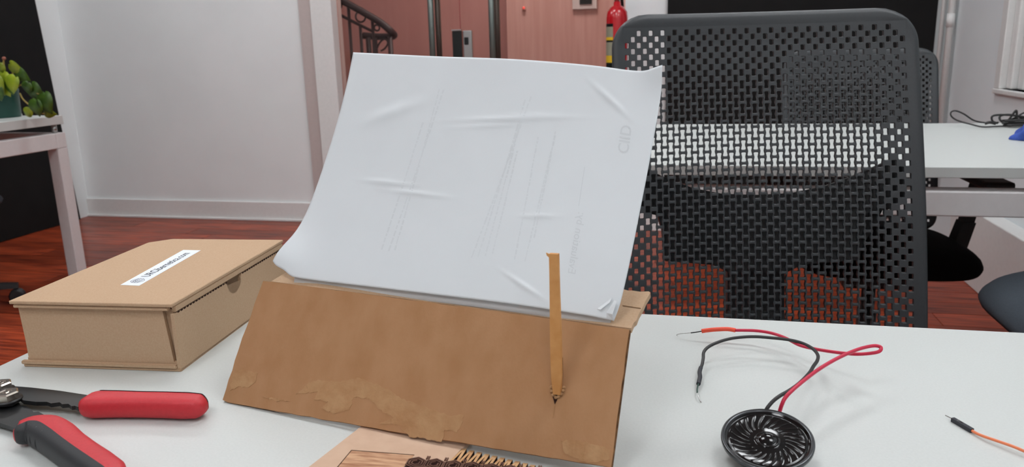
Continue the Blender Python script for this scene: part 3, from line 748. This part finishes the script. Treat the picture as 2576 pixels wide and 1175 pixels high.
sl_ = NB(); prism(sl_, [F(*q, 0.0001) for q in ((1388, 905), (1387, 950), (1391, 1000), (1396, 1018), (1403, 1003), (1412, 985), (1416, 950), (1416, 900))], nf * 0.0002)
obj('slit', sl_, M['burn'], cs)
sl_ = NB(); prism(sl_, [F(*q, 0.0001) for q in ((1394, 1016), (1390, 1052), (1392, 1052), (1397, 1018))], nf * 0.0003)
obj('slit_tear', sl_, M['torn'], cs)

# ================================================================== mailer box
BA = math.radians(5); bo = onz((455, 936), DZ); BWd, BLn, BH = 0.1375, 0.205, 0.054
t = thing('mailer_box', 'closed brown cardboard mailer box with a white printed label on its lid', 'box', bo)
bxv = V(math.cos(BA), math.sin(BA), 0); byv = V(-math.sin(BA), math.cos(BA), 0)
B = lambda x, y, z: bo + bxv * (x - BWd) + byv * y + V(0, 0, z)       # x 0..BWd from left, y 0..BLn to the back
def bbox(x0, x1, y0, y1, z0, z1, bev=0.0006):
    b = NB(); v = hexa(b, [B(x0, y0, z0), B(x1, y0, z0), B(x1, y1, z0), B(x0, y1, z0), B(x0, y0, z1), B(x1, y0, z1), B(x1, y1, z1), B(x0, y1, z1)])
    if bev: bmesh.ops.bevel(b, geom=list(b.edges), offset=bev, segments=2, affect='EDGES')
    return b
obj('bottom', bbox(0, BWd, 0.0, BLn, 0, 0.0025), M['kraft'], t)
fp = NB(); prism(fp, [B(0.004, 0.003, 0.006), B(BWd - 0.0065, 0.003, 0.006), B(BWd - 0.0115, 0.004, BH - 0.001), B(0.001, 0.004, BH - 0.001)], byv * 0.003)
obj('front_wall', fp, M['kraft'], t)
obj('bottom_lip', bbox(-0.001, BWd - 0.003, -0.001, 0.003, 0.0025, 0.0055), M['kraft'], t)
obj('bottom_lip', bbox(0.002, BWd - 0.001, 0.003, 0.006, 0.0025, 0.0075), M['kraft'], t)
obj('left_wall', bbox(0, 0.003, 0.006, BLn, 0.003, BH - 0.001), M['kraft'], t)
obj('back_wall', bbox(0.003, BWd - 0.004, BLn - 0.003, BLn, 0.003, BH - 0.001), M['kraft'], t)
obj('corner_tab', bbox(BWd - 0.012, BWd - 0.0035, 0.0075, 0.0095, 0.007, BH - 0.004), M['kraft'], t)
# right wall with a thumb notch cut in its upper edge
nc = 0.098; nr = 0.0125
out = [(0.001, 0.0), (BLn, 0.0), (BLn + 0.002, BH - 0.006), (nc + nr + 0.002, BH - 0.006), (nc + nr, BH - 0.009)]
out += [(nc + nr * math.cos(a), BH - 0.009 - nr * 0.85 * math.sin(a)) for a in [math.pi * k_ / 14 for k_ in range(1, 14)]]
out += [(nc - nr, BH - 0.009), (nc - nr - 0.002, BH - 0.006), (0.001, BH - 0.006)]
rwb = NB(); prism(rwb, [B(BWd - 0.003, y, z) for y, z in out], bxv * 0.003)
bmesh.ops.triangulate(rwb, faces=[f for f in rwb.faces if len(f.verts) > 4])
obj('right_wall', rwb, M['kraft'], t)
obj('inner_wall', bbox(BWd - 0.009, BWd - 0.006, 0.01, BLn - 0.004, 0.003, BH - 0.004), M['kraft'], t)
lid = NB(); prism(lid, [B(-0.002, -0.001, BH), B(BWd + 0.0005, -0.001, BH), B(BWd + 0.0005, BLn, BH), B(0.016, BLn, BH), B(-0.002, BLn - 0.016, BH)], V(0, 0, 0.0028))
bmesh.ops.bevel(lid, geom=list(lid.edges), offset=0.0005, segments=1, affect='EDGES')
ld = obj('lid', lid, M['kraft'], t)
obj('lid_tuck', bbox(BWd - 0.0028, BWd + 0.0004, 0.003, BLn - 0.002, BH - 0.0052, BH - 0.0002), M['kraft'], t)
obj('lid_underfold', bbox(0.0, BWd - 0.004, 0.0, 0.004, BH - 0.0035, BH - 0.0006), M['kraft'], t)
pf = NB()
for i in range(44):
    y0 = 0.006 + i * 0.0045
    if abs(y0 - nc) < nr + 0.003: continue
    pa = [B(BWd + 0.0001, y0, BH - 0.0066), B(BWd + 0.0001, y0 + 0.0028, BH - 0.0066), B(BWd + 0.0001, y0 + 0.0028, BH - 0.0056), B(BWd + 0.0001, y0, BH - 0.0056)]
    prism(pf, pa, bxv * 0.0002)
o = obj('perforation', pf, M['burn'], t); o['kind'] = 'stuff'
LZ = bo.z + BH + 0.0029
qa, qb, qc, qd = onz((303, 717), LZ), onz((350, 719), LZ), onz((505, 630), LZ), onz((461, 629), LZ)
def LM(u, v, d=0.0): return (qb.lerp(qc, u)).lerp(qa.lerp(qd, u), v) + V(0, 0, d)
sk = NB(); prism(sk, [LM(0, 0), LM(1, 0), LM(1, 1), LM(0, 1)], (0, 0, 0.00012))
st_ = obj('address_label', sk, M['label'], ld)
st_.location = V(0, 0, 0) - bo
st_.parent = t; st_['label'] = 'white printed sticker'
obj('label_text', text_bm('URCibernetica.com', lambda u, v: LM(0.215 + u * 0.69, 0.30 + 0.42 * v, 0.0002), 0.012), M['ink'], st_).location = (0, 0, 0)
lg = NB()
for r0, r1 in ((0.34, 0.30), (0.24, 0.20), (0.13, 0.09)):
    ra = []; rb_ = []
    cu, cv = 0.11, 0.5; au = (qd - qa).length; av = (qa - qb).length
    for k_ in range(24):
        a = 2 * math.pi * k_ / 24
        if r0 < 0.3: a = 0.4 + a * 0.8
        ra.append(lg.verts.new(LM(cu + r0 * av / au * math.cos(a), cv + r0 * math.sin(a), 0.0002))); rb_.append(lg.verts.new(LM(cu + r1 * av / au * math.cos(a), cv + r1 * math.sin(a), 0.0002)))
    for k_ in range(24 if r0 > 0.3 else 23): lg.faces.new((ra[k_], ra[(k_ + 1) % 24], rb_[(k_ + 1) % 24], rb_[k_]))
for k_ in range(3):
    v0 = 0.34 + 0.14 * k_
    lg.faces.new([lg.verts.new(LM(*q, 0.0002)) for q in ((0.06, v0), (0.17, v0 + 0.02), (0.17, v0 + 0.06), (0.06, v0 + 0.04))])
obj('label_logo', lg, M['ink2'], st_).location = (0, 0, 0)

# ================================================================== wire stripper
def Z(x, y, h): return onz((x, y), DZ + h)
t = thing('wire_stripper', 'wire stripper with black steel arms and red and black grips', 'tool', Z(60, 1030, 0))
def plate(name, pts, h0, h1, m, parent):
    b = NB(); prism(b, [Z(x, y, h1) for x, y in pts], (0, 0, h0 - h1)); 
    bmesh.ops.triangulate(b, faces=[f for f in b.faces if len(f.verts) > 4])
    return obj(name, b, m, parent)
plate('upper_arm', [(-120, 940), (-20, 951), (0, 955), (24, 960), (32, 971), (80, 975), (150, 983), (235, 996), (235, 1020), (222, 1018), (205, 1018), (196, 1024), (188, 1021), (180, 1022), (172, 1016), (156, 1017), (150, 1012), (128, 1015), (118, 1011), (90, 1011), (58, 1007), (50, 1000), (30, 1012), (-20, 1016), (-120, 1005)], 0.0065, 0.0095, M['blade'], t)
plate('lower_arm', [(-120, 1000), (-20, 1004), (45, 1008), (52, 1020), (66, 1022), (80, 1031), (84, 1037), (97, 1036), (110, 1043), (108, 1052), (112, 1062), (60, 1095), (46, 1080), (0, 1064), (-120, 1040)], 0.003, 0.006, M['blade'], t)
def hexbolt(x, y, h, rpx, name):
    c_ = Z(x, y, h); r = rpx / FPX * (c_ - CAM).length
    b = NB(); lathe(b, [(0, -0.003), (r, -0.003), (r, 0.0015), (r * 0.86, 0.0024), (r * 0.5, 0.0024), (r * 0.46, 0.0019), (r * 0.25, 0.0019), (r * 0.2, 0.0024), (0, 0.0024)], 6, Matrix.Translation(c_) @ Matrix.Rotation(0.3, 4, 'Z'))
    k_ = obj(name, b, M['nickel'], t)
    b = NB(); lathe(b, [(0, -0.0045), (r * 1.12, -0.0045), (r * 1.12, -0.003), (0, -0.003)], 24, Matrix.Translation(c_)); obj('washer', b, M['blade'], k_, True).location = (0, 0, 0)
hexbolt(16, 993, 0.0135, 25, 'hex_bolt'); hexbolt(4, 969, 0.0135, 20, 'hex_bolt')
def sweep(path, wid, hgt, ang0=0, ang1=2 * math.pi, grow=0.0, seg=24, n=3.0, closed=True):
    b = NB(); P_ = [Vector(p) for p in path]; rings = []
    for i, p in enumerate(P_):
        tg = (P_[min(i + 1, len(P_) - 1)] - P_[max(i - 1, 0)]); tg.z = 0; tg.normalize(); s = V(-tg.y, tg.x, 0)
        rr = []
        cnt = seg if closed else seg + 1
        for k_ in range(cnt):
            a = ang0 + (ang1 - ang0) * k_ / seg; c_, s_ = math.cos(a), math.sin(a)
            wx = math.copysign(abs(c_) ** (2 / n), c_) * (wid[i] / 2 + grow); hz = math.copysign(abs(s_) ** (2 / n), s_) * (hgt[i] / 2 + grow)
            rr.append(b.verts.new(p + s * wx + V(0, 0, hz)))
        rings.append(rr)
    for a, c_ in zip(rings, rings[1:]):
        for k_ in range(len(a) - (0 if closed else 1)): b.faces.new((a[k_], a[(k_ + 1) % len(a)], c_[(k_ + 1) % len(a)], c_[k_]))
    if closed: b.faces.new(rings[0][::-1]); b.faces.new(rings[-1])
    return b
def interp(vals, n_):
    return [vals[min(int(f), len(vals) - 2)] + (vals[min(int(f), len(vals) - 2) + 1] - vals[min(int(f), len(vals) - 2)]) * (f - min(int(f), len(vals) - 2)) for f in [i * (len(vals) - 1) / (n_ - 1) for i in range(n_)]]
cz = 0.0085
g1 = smooth_path([Z(x, y, cz) for x, y in ((219, 1016), (226, 1017), (245, 1017), (290, 1017), (350, 1018), (410, 1019), (465, 1021), (500, 1022), (516, 1022), (521, 1022))], 4)
w1 = interp([0.012, 0.0185, 0.021, 0.0195, 0.018, 0.018, 0.0185, 0.0165, 0.009, 0.003], len(g1)); h1 = interp([0.010, 0.0145, 0.016, 0.0158, 0.0155, 0.0155, 0.0155, 0.0145, 0.009, 0.003], len(g1))
ga = obj('grip', sweep(g1, w1, h1), M['red'], t, True)
obj('grip_inlay', sweep(g1[7:-1], w1[7:-1], h1[7:-1], math.radians(-50), math.radians(66), 0.0004, 12, 3.0, False), M['grey_rubber'], ga, True).location = (0, 0, 0)
g2_ = smooth_path([Z(x, y, cz) for x, y in ((44, 1090), (52, 1089), (80, 1082), (112, 1083), (142, 1100), (172, 1124), (205, 1148), (240, 1172), (275, 1196), (292, 1208), (298, 1212))], 4)
w2_ = interp([0.008, 0.0145, 0.0205, 0.0235, 0.0235, 0.0215, 0.021, 0.021, 0.0195, 0.012, 0.004], len(g2_)); h2_ = interp([0.008, 0.013, 0.0155, 0.016, 0.016, 0.0158, 0.0155, 0.0155, 0.015, 0.010, 0.004], len(g2_))
gb = obj('grip', sweep(g2_, w2_, h2_), M['red'], t, True)
obj('grip_inlay', sweep(g2_[2:-3], w2_[2:-3], h2_[2:-3], math.radians(98), math.radians(258), 0.0005, 16, 3.0, False), M['grey_rubber'], gb, True).location = (0, 0, 0)
for i in range(4):       # ribs on the rubber inlay
    k_ = 10 + i * 2
    p = g2_[k_]; tg = (g2_[k_ + 1] - g2_[k_ - 1]).normalized(); s = V(-tg.y, tg.x, 0)
    rp = [p + s * (-(w2_[k_] / 2 + 0.0004)) * math.cos(a) ** 0.7 + V(0, 0, (h2_[k_] / 2 + 0.0004) * math.sin(a)) for a in [math.radians(-20 + 14 * q) for q in range(7)]]
    obj('grip_rib', tube(NB(), rp, 0.0007, 6), M['grey_rubber'], gb, True).location = (0, 0, 0)

# ================================================================== laser-cut board
t = thing('laser_cut_board', 'thin light wooden board with laser cut hexagons and hinge slits', 'board', Z(1000, 1130, 0))
HB = 0.003
A0 = Z(908, 1073, HB); A1 = Z(1164, 1129, HB); lf = Z(770, 1180, HB)
dl = (lf - A0).normalized(); rt_ = (Z(1128, 1162, HB) - A1).normalized()
back_ = -dl * 0.012
mb = NB(); prism(mb, [A0 + back_, A1 + back_, A1, A1 + rt_ * 0.05, A0 + dl * 0.11 + V(0.03, 0, 0), A0 + dl * 0.11], (0, 0, -HB + 0.0003))
obj('base_sheet', mb, M['mdf'], t)
EN = 0.0002
gp = NB(); c1 = [(884, 1133), (1042, 1145), (1010, 1180), (845, 1180)]
prism(gp, [Z(x, y, HB + EN) for x, y in c1], (0, 0, -EN))
obj('grain_inlay', gp, M['ply'], t)
lb = NB()
for (x0, y0), (x1, y1) in (((884, 1133), (1042, 1145)), ((884, 1133), (845, 1180))):
    tube(lb, [Z(x0, y0, HB + EN), Z(x1, y1, HB + EN)], 0.00025, 6)
obj('engraved_outline', lb, M['burn'], t)
# dark engraved field with nested raised hexagons
hexo = Z(1046, 1166, HB); hx2 = Z(1092, 1170, HB); pit = (hx2 - hexo).length; hd = (hx2 - hexo).normalized(); hn = V(hd.y, -hd.x, 0)
fbm = NB(); prism(fbm, [hexo + hd * (-0.35 * pit) - hn * 0.30 * pit, hexo + hd * (9.2 * pit) - hn * 0.30 * pit, hexo + hd * (9.2 * pit) + hn * 3.2 * pit, hexo + hd * (-0.9 * pit) + hn * 3.2 * pit], (0, 0, 0.0003))
bmesh.ops.translate(fbm, verts=[v for v in fbm.verts if v.co.z < DZ + HB + 0.0001], vec=(0, 0, -HB + 0.0004))
obj('engraved_field', fbm, M['burn'], t)
for rw_ in range(-1, 4):
    for c_i in range(0, 9 if rw_ >= 0 else 7):
        c_ = hexo + hd * pit * (c_i + 0.5 * (rw_ % 2)) + hn * pit * 0.866 * rw_
        hb_ = NB()
        for ro, ri in ((0.56, 0.49), (0.41, 0.34), (0.26, 0.19)):
            if rw_ == -1 and ro != 0.56: continue
            R0 = []; R1 = []
            ks = range(6) if rw_ >= 0 else (1, 2)
            for k_ in range(6):
                a = math.pi / 6 + k_ * math.pi / 3
                d_ = hd * math.cos(a) + hn * math.sin(a)
                R0.append(c_ + d_ * pit * ro); R1.append(c_ + d_ * pit * ri)
            for k_ in range(6):
                if rw_ == -1 and k_ not in (0, 2): continue
                if ro == 0.26 and k_ == 4: continue
                k2 = (k_ + 1) % 6
                up3 = V(0, 0, 0.0009); z0_ = V(0, 0, 0.0001)
                hexa(hb_, [R0[k_] + z0_, R0[k2] + z0_, R1[k2] + z0_, R1[k_] + z0_, R0[k_] + up3, R0[k2] + up3, R1[k2] + up3, R1[k_] + up3])
        if rw_ == -1:
            hb_.free(); hb_ = NB(); dd = c_ + hn * pit * 0.30
            for s in (-1, 1):
                q = dd + hd * s * 0.055 * pit
                hexa(hb_, [q + hd * .03 * pit * sx_ + hn * sy_ * pit + V(0, 0, zz) for zz in (.0001, .0009) for sx_, sy_ in ((-1, -.16), (1, -.16), (1, .12), (-1, .12))])
        obj('hexagon', hb_, M['hexwood'], t)
# living hinge: zigzag of slender bars
ups = [(1166 + 19.2 * i, 1128.5 + 4.55 * i) for i in range(11)]
for i, (x, y) in enumerate(ups):
    a = Z(x, y, HB); bq = Z(x - 46, y + 46, HB); cq = Z(x - 27, y + 50, HB)
    hb_ = NB(); wv = V(0.00085, 0, 0)
    for p_, q_ in ((a, bq), (a + V(0.0012, 0, 0), cq)):
        hexa(hb_, [p_ - wv - V(0, 0, .0027), p_ + wv - V(0, 0, .0027), q_ + wv - V(0, 0, .0027), q_ - wv - V(0, 0, .0027), p_ - wv, p_ + wv, q_ + wv, q_ - wv])
    hbo = obj('hinge_bar', hb_, M['tooth'], t); hbo.data.materials.append(M['burn'])
    for pf_ in hbo.data.polygons:
        if abs(pf_.normal.z) < 0.5: pf_.material_index = 1

# ================================================================== speaker with wires
SC = onz((1930, 1108), 0.753); SR = 0.0265
al = math.radians(14); nS = V(-0.03, -math.sin(al), math.cos(al)).normalized()
xS = V(0, 1, 0).cross(nS).normalized(); yS = nS.cross(xS)
MS = Matrix(((xS.x, yS.x, nS.x, SC.x), (xS.y, yS.y, nS.y, SC.y), (xS.z, yS.z, nS.z, SC.z), (0, 0, 0, 1)))
t = thing('mini_speaker', 'small round black speaker with red and black wires', 'speaker', (SC.x, SC.y, DZ))
R = SR
dm = NB(); segs, rings_ = 480, 48; G = []
def hfun(r, a):
    q = r / R
    if q < 0.21: return -0.0006 + 0.0030 * math.sqrt(max(0, 1 - (q / 0.235) ** 2)) 
    if q < 0.26: return 0.0004 + 0.0007 * math.sin((q - 0.21) / 0.05 * math.pi)
    base_ = 0.0004 + 0.0012 * (q - 0.26) - 0.0009 * math.sin((q - 0.26) / 0.62 * math.pi)
    if 0.40 < q < 0.80:
        env = math.sin((q - 0.40) / 0.40 * math.pi) ** 0.5
        ph = (a * 24 / (2 * math.pi) + 3.7 * (q - 0.4)) % 1.0
        sh = math.exp(-((ph - 0.5) / 0.085) ** 2)
        base_ += 0.0005 * env * sh
    if q > 0.82: base_ += -0.0006 * math.sin((q - 0.82) / 0.08 * math.pi) if q < 0.90 else 0
    return base_
for j in range(rings_ + 1):
    r = R * 0.91 * j / rings_
    G.append([dm.verts.new(MS @ V(r * math.cos(2 * math.pi * k_ / segs), r * math.sin(2 * math.pi * k_ / segs), hfun(r, 2 * math.pi * k_ / segs))) for k_ in range(segs)] if j else [dm.verts.new(MS @ V(0, 0, hfun(0, 0)))])
for j in range(rings_):
    for k_ in range(segs):
        k2 = (k_ + 1) % segs
        if j == 0: dm.faces.new((G[0][0], G[1][k_], G[1][k2]))
        else: dm.faces.new((G[j][k_], G[j + 1][k_], G[j + 1][k2], G[j][k2]))
obj('diaphragm', dm, M['mylar'], t, True)
obj('rim', lathe(NB(), [(R * 0.905, -0.0004), (R * 0.91, 0.0012), (R * 0.935, 0.0022), (R * 0.955, 0.0018), (R * 0.975, 0.0022), (R, 0.0016), (R * 1.005, 0.0006), (R * 1.0, -0.0006), (R * 0.96, -0.0012), (R * 0.905, -0.0004)], 96, MS), M['rim'], t, True)
obj('basket', lathe(NB(), [(R * 0.93, -0.0008), (R * 0.88, -0.0035), (R * 0.6, -0.0048), (R * 0.58, -0.0050), (0, -0.0050)], 64, MS), M['rim'], t, True)
obj('magnet', lathe(NB(), [(R * 0.42, -0.0050), (R * 0.42, -0.0075), (R * 0.38, -0.0082), (0, -0.0082)], 48, MS), M['rim'], t, True)
def wire(pts, r, m, name, par=t, k=6, seg=10, rad=None):
    pth = smooth_path([onz((x, y), z) for x, y, z in pts], k)
    return obj(name, tube(NB(), pth, r, seg, rad), m, par, True)
wire([(1957, 1046, .754), (1961, 1036, .757), (1967, 1018, .762), (1976, 1000, .766), (1995, 980, .769), (2025, 955, .771), (2060, 929, .772), (2100, 905, .773), (2140, 886, .774), (2172, 875, .774), (2200, 870, .773), (2216, 874, .772), (2212, 884, .770), (2190, 889, .768), (2150, 891, .765), (2100, 886, .761), (2050, 878, .757), (2010, 868, .755), (1975, 850, .754), (1940, 838, .753), (1900, 832, .752), (1848, 831, .751)], 0.00125, M['wire_red'], 'red_wire')
sh_ = [onz((x, y), z) for x, y, z in ((1850, 831, .751), (1830, 828, .7512), (1800, 829, .751), (1780, 831, .750), (1765, 833, .749))]
obj('heat_shrink', tube(NB(), smooth_path(sh_, 4), 0.0018, 12), M['shrink_o'], t, True)
wire([(1767, 833, .749), (1750, 836, .7475), (1738, 837.5, .7465)], 0.0005, M['wire_blk'], 'lead_sleeve', seg=8)
wire([(1739, 837.4, .7465), (1720, 839, .745), (1706, 841, .7425), (1702, 843.5, .7412), (1706, 845, .7408)], 0.00028, M['chrome'], 'bare_tip', seg=6)
wire([(1925, 1036, .754), (1932, 1024, .757), (1945, 1009, .760), (1962, 996, .762), (1985, 983, .763), (2010, 965, .763), (2035, 940, .762), (2046, 922, .761), (2056, 907, .760), (2057, 893, .759), (2045, 878, .758), (2020, 864, .757), (1985, 855, .757), (1940, 850, .757), (1895, 847, .757), (1850, 850, .757), (1815, 858, .756), (1785, 871, .754), (1771, 885, .752), (1769, 902, .749), (1766, 918, .747), (1762, 928, .746)], 0.00125, M['wire_blk'], 'black_wire')
wire([(1763, 925, .746), (1760, 936, .7455), (1761, 948, .745), (1759, 958, .7445), (1757, 966, .744)], 0.0016, M['shrink_b'], 'heat_shrink', rad=None)
wire([(1757, 965, .744), (1754, 978, .744), (1754, 988, .7435)], 0.0006, M['lead'], 'lead_sleeve', seg=8)
wire([(1754, 987, .7435), (1757, 998, .7425), (1762, 1009, .7412), (1764, 1012, .7408)], 0.0004, M['chrome'], 'bare_tip', seg=6)

# ================================================================== jumper wire
ja = onz((2396, 1055), 0.7416); jb = onz((2446, 1084), 0.7416); jd = (jb - ja).normalized(); jn = V(-jd.y, jd.x, 0)
t = thing('jumper_wire', 'orange jumper wire with a black pin connector lying on the desk', 'wire', (ja.x, ja.y, DZ))
b = NB()
hh = 0.0014
hexa(b, [c_ + jn * s * hh + V(0, 0, z) for z in (-hh, hh) for c_, s in ((ja, -1), (jb, -1), (jb, 1), (ja, 1))])
bmesh.ops.bevel(b, geom=list(b.edges), offset=0.0002, segments=1, affect='EDGES')
hs = obj('connector', b, M['shrink_b'], t)
wc = ja.lerp(jb, 0.27) + V(0, 0, hh)
obj('window', lathe(NB(), [(0, 0.0), (0.0006, 0.0), (0.0006, 0.0001), (0, 0.0001)], 12, Matrix.Translation(wc)), M['chrome'], hs).location = (0, 0, 0)
wc = ja.lerp(jb, 0.45) + V(0, 0, hh)
b = NB(); prism(b, [wc - jd * .001 - jn * .0003, wc + jd * .0012 - jn * .0002, wc + jd * .0012 + jn * .0002, wc - jd * .001 + jn * .0003], (0, 0, .0001)); obj('latch_slot', b, M['burn'], hs).location = (0, 0, 0)
obj('pin', tube(NB(), [ja + V(0, 0, .0003), onz((2378, 1045), 0.7421)], 0.00032, 6), M['chrome'], t)
wire([(2443, 1082, .7416), (2456, 1090, .7419), (2475, 1098, .7424), (2510, 1110, .743), (2550, 1124, .7435), (2590, 1141, .743), (2650, 1166, .7413)], 0.0009, M['wire_or'], 'wire', t)

# ================================================================== things on the cable desk
bc = onz((2545, 318), DZ)
t = thing('cable_bundle', 'tangled black cable bundle lying on the white desk by the wall', 'cable', bc)
def cable(pts, r, name):
    obj(name, tube(NB(), smooth_path([ony((x, y), bc.y + dy) for x, y, dy in pts], 6), r, 8), M['wire_blk'], t, True)
cable([(2512, 308, 0), (2480, 309, 0), (2450, 303, 0), (2425, 287, 0), (2405, 279, 0), (2393, 282, 0), (2393, 292, 0), (2408, 303, 0), (2440, 312, -.02), (2470, 319, -.05), (2500, 318.5, -.05), (2530, 317, -.03), (2570, 315, 0)], 0.0022, 'cable_loop')
random.seed(9)
cable([(2510, 310, 0), (2497, 305, 0), (2496, 293, 0), (2512, 289, 0), (2545, 290, 0), (2590, 296, 0)], 0.0028, 'cable_loop')
cable([(2530, 312, 0), (2516, 302, 0), (2518, 291, .01), (2545, 289, .01), (2580, 300, .01)], 0.0028, 'cable_loop')
cable([(2533, 308, 0), (2545, 292, 0), (2556, 278, 0), (2558, 292, 0), (2557, 308, 0)], 0.003, 'cable_loop')
cable([(2520, 308, .01), (2550, 298, .01), (2580, 283, .01), (2610, 290, .01)], 0.0025, 'cable_loop')
cable([(2478, 311, -.01), (2490, 308, -.01), (2505, 311, -.01)], 0.004, 'connector')
for i in range(9):
    y0 = bc.y + random.uniform(-.05, .04); x0 = onz((2512, 315), DZ).x - 0.01 + random.uniform(0, .015)
    z0 = DZ + 0.0035 + 0.0035 * (i % 5)
    obj('cable_strand', tube(NB(), smooth_path([(x0, y0, z0), (x0 + .06, y0 + random.uniform(-.02, .02), z0 + .003), (x0 + .12, y0 + random.uniform(-.02, .02), z0), (x0 + .18, y0, z0)], 6), 0.003, 8), M['wire_blk'], t, True)
bl = onz((2590, 352), DZ)
b = NB(); bmesh.ops.create_icosphere(b, subdivisions=4, radius=0.05)
for v in b.verts:
    k_ = 1 + 0.16 * math.sin(v.co.x * 90 + v.co.z * 60) * math.sin(v.co.y * 75 + 1)
    v.co = V(v.co.x * 0.95 * k_, v.co.y * 0.9 * k_, max(-0.0, (v.co.z + 0.02) * 0.62 * k_ + 0.02 * (v.co.x * 12)))
    v.co.z = max(0.0, v.co.z)
    v.co += V(bl.x + 0.012, bl.y, DZ + 0.0005)
tag(obj('blue_cloth', b, M['blue'], smooth=True), 'crumpled blue cloth lying on the cable desk', 'cloth')

# ================================================================== things on the plant desk
PZ = lt.z
pr = onz((52, 292), PZ); pl_ = onz((-60, 294), PZ)
pxc = V(-2.845, 2.735, PZ)
pe = onz((52, 291), PZ); pxr = pe.x
t = thing('potted_plant', 'heart-leaved trailing plant in a dark green pot on the white desk', 'plant', (pxr - 0.09, lt.y - 0.1, PZ))
pc_ = V(pxr - 0.085, lt.y - 0.09, PZ)
PR = 0.085
rr_ = ray((52, 255)); k_ = math.atan2(rr_.x, rr_.y)          # tangent of the round pot to the view ray
pc_.x = (pc_.y * math.tan(k_)) - PR / math.cos(k_)
ht = ony((30, 224), pc_.y).z - PZ
TP = Matrix.Translation(pc_)
obj('pot', lathe(NB(), [(0, 0), (PR * 0.93, 0), (PR * 0.95, 0.004), (PR, ht - 0.012), (PR * 1.01, ht - 0.01), (PR * 1.01, ht), (PR * 0.95, ht), (PR * 0.94, ht - 0.02)], 40, TP), M['pot'], t, True)
obj('soil', lathe(NB(), [(PR * 0.94, ht - 0.014), (0, ht - 0.01)], 32, TP), M['soil'], t)
LYP = pc_.y - 0.085
def leaf(px, py, size_px, ang, tilt, m, dy=0.0):
    c_ = ony((px, py), LYP + dy); s = size_px / FPX * c_.length
    b = NB(); n_ = 9; prof = []
    Lp = []; Rp = []; Cp = []
    for i in range(n_ + 1):
        f = i / n_
        w_ = (0.13, 0.31, 0.42, 0.46, 0.45, 0.40, 0.32, 0.22, 0.11, 0.0)[i]; o_y = (0.10, 0.13, 0.10, 0.05, 0.02, 0, 0, 0, 0, 0)[i]
        z = 0.10 * math.sin(f * math.pi) - 0.12 * f * f
        Cp.append(V(0, -f, z)); Lp.append(V(-w_, -f + o_y, z + 0.1 * w_)); Rp.append(V(w_, -f + o_y, z + 0.1 * w_))
    mm = Matrix.Translation(c_) @ Matrix.Rotation(math.pi / 2 + tilt * 0.5, 4, 'X') 
    R2_ = Matrix.Rotation(ang, 4, 'Z')
    vv = [[b.verts.new(mm @ (R2_ @ (p * s))) for p in row] for row in (Lp, Cp, Rp)]
    for r_i in (0, 1):
        for i in range(n_):
            f = [vv[r_i][i], vv[r_i + 1][i], vv[r_i + 1][i + 1], vv[r_i][i + 1]]
            b.faces.new(f)
    bmesh.ops.remove_doubles(b, verts=b.verts, dist=1e-5)
    o = obj('leaf', b, m, t, True); o.modifiers.new('thickness', 'SOLIDIFY').thickness = 0.0008
    return c_
LV = [(8, 184, 36, 0.1, 0.2, 'leaf'), (38, 192, 30, -0.3, -0.2, 'leaf'), (26, 160, 24, 0.9, 0.6, 'leaf'), (2, 158, 26, -0.4, 0.4, 'leaf'), (45, 176, 26, 0.7, 0.3, 'leaf_d'), (-12, 190, 34, 0.2, 0.1, 'leaf'), (30, 200, 26, 0.0, -0.4, 'leaf_d'),
      (80, 212, 32, 0.5, 0.2, 'leaf_d'), (72, 208, 22, -0.5, 0.4, 'leaf_d'), (100, 236, 34, 0.3, 0.1, 'leaf_d'), (112, 236, 36, 0.25, -0.2, 'leaf_d'), (92, 252, 30, -0.2, 0.3, 'leaf_d'), (112, 278, 22, 1.2, 0.5, 'leaf'), (78, 276, 20, -1.0, 0.4, 'leaf'), (-5, 215, 28, -0.2, 0.3, 'leaf_d'), (12, 206, 26, 0.3, -0.3, 'leaf')]
for i, (x, y, s, a, ti, m_) in enumerate(LV): leaf(x, y, s * 1.22, a, ti, M[m_], dy=-0.01 * (i % 3))
def pstem(pts, r): obj('stem', tube(NB(), smooth_path([ony((x, y), LYP + d) for x, y, d in pts], 5), r, 7), M['stem'], t, True)
pstem([(20, 225, .05), (14, 190, .02), (10, 165, 0), (9, 148, 0)], 0.003); pstem([(30, 224, .05), (34, 200, .01), (30, 175, 0)], 0.0025)
pstem([(40, 222, .05), (52, 214, .0), (70, 224, -.01), (88, 232, -.01), (104, 240, -.01)], 0.003); pstem([(50, 235, 0), (58, 250, -.01), (75, 266, -.01), (88, 282, -.01), (112, 286, -.01)], 0.003)
c_ = ony((10, 147), LYP); b = NB(); bmesh.ops.create_icosphere(b, subdivisions=2, radius=0.0075, matrix=Matrix.Translation(c_)); obj('bud', b, M['bud'], t, True)
c_ = onz((66, 290), PZ)
c_.y = min(c_.y, lt.y - 0.03); 
tag(obj('cable_cover', bx(c_.x - 0.03, c_.x + 0.025, c_.y - 0.06, c_.y - 0.0, PZ + 0.0003, PZ + 0.012, 0.003), M['trim']), 'small white plastic block on the desk beside the green pot', 'block')
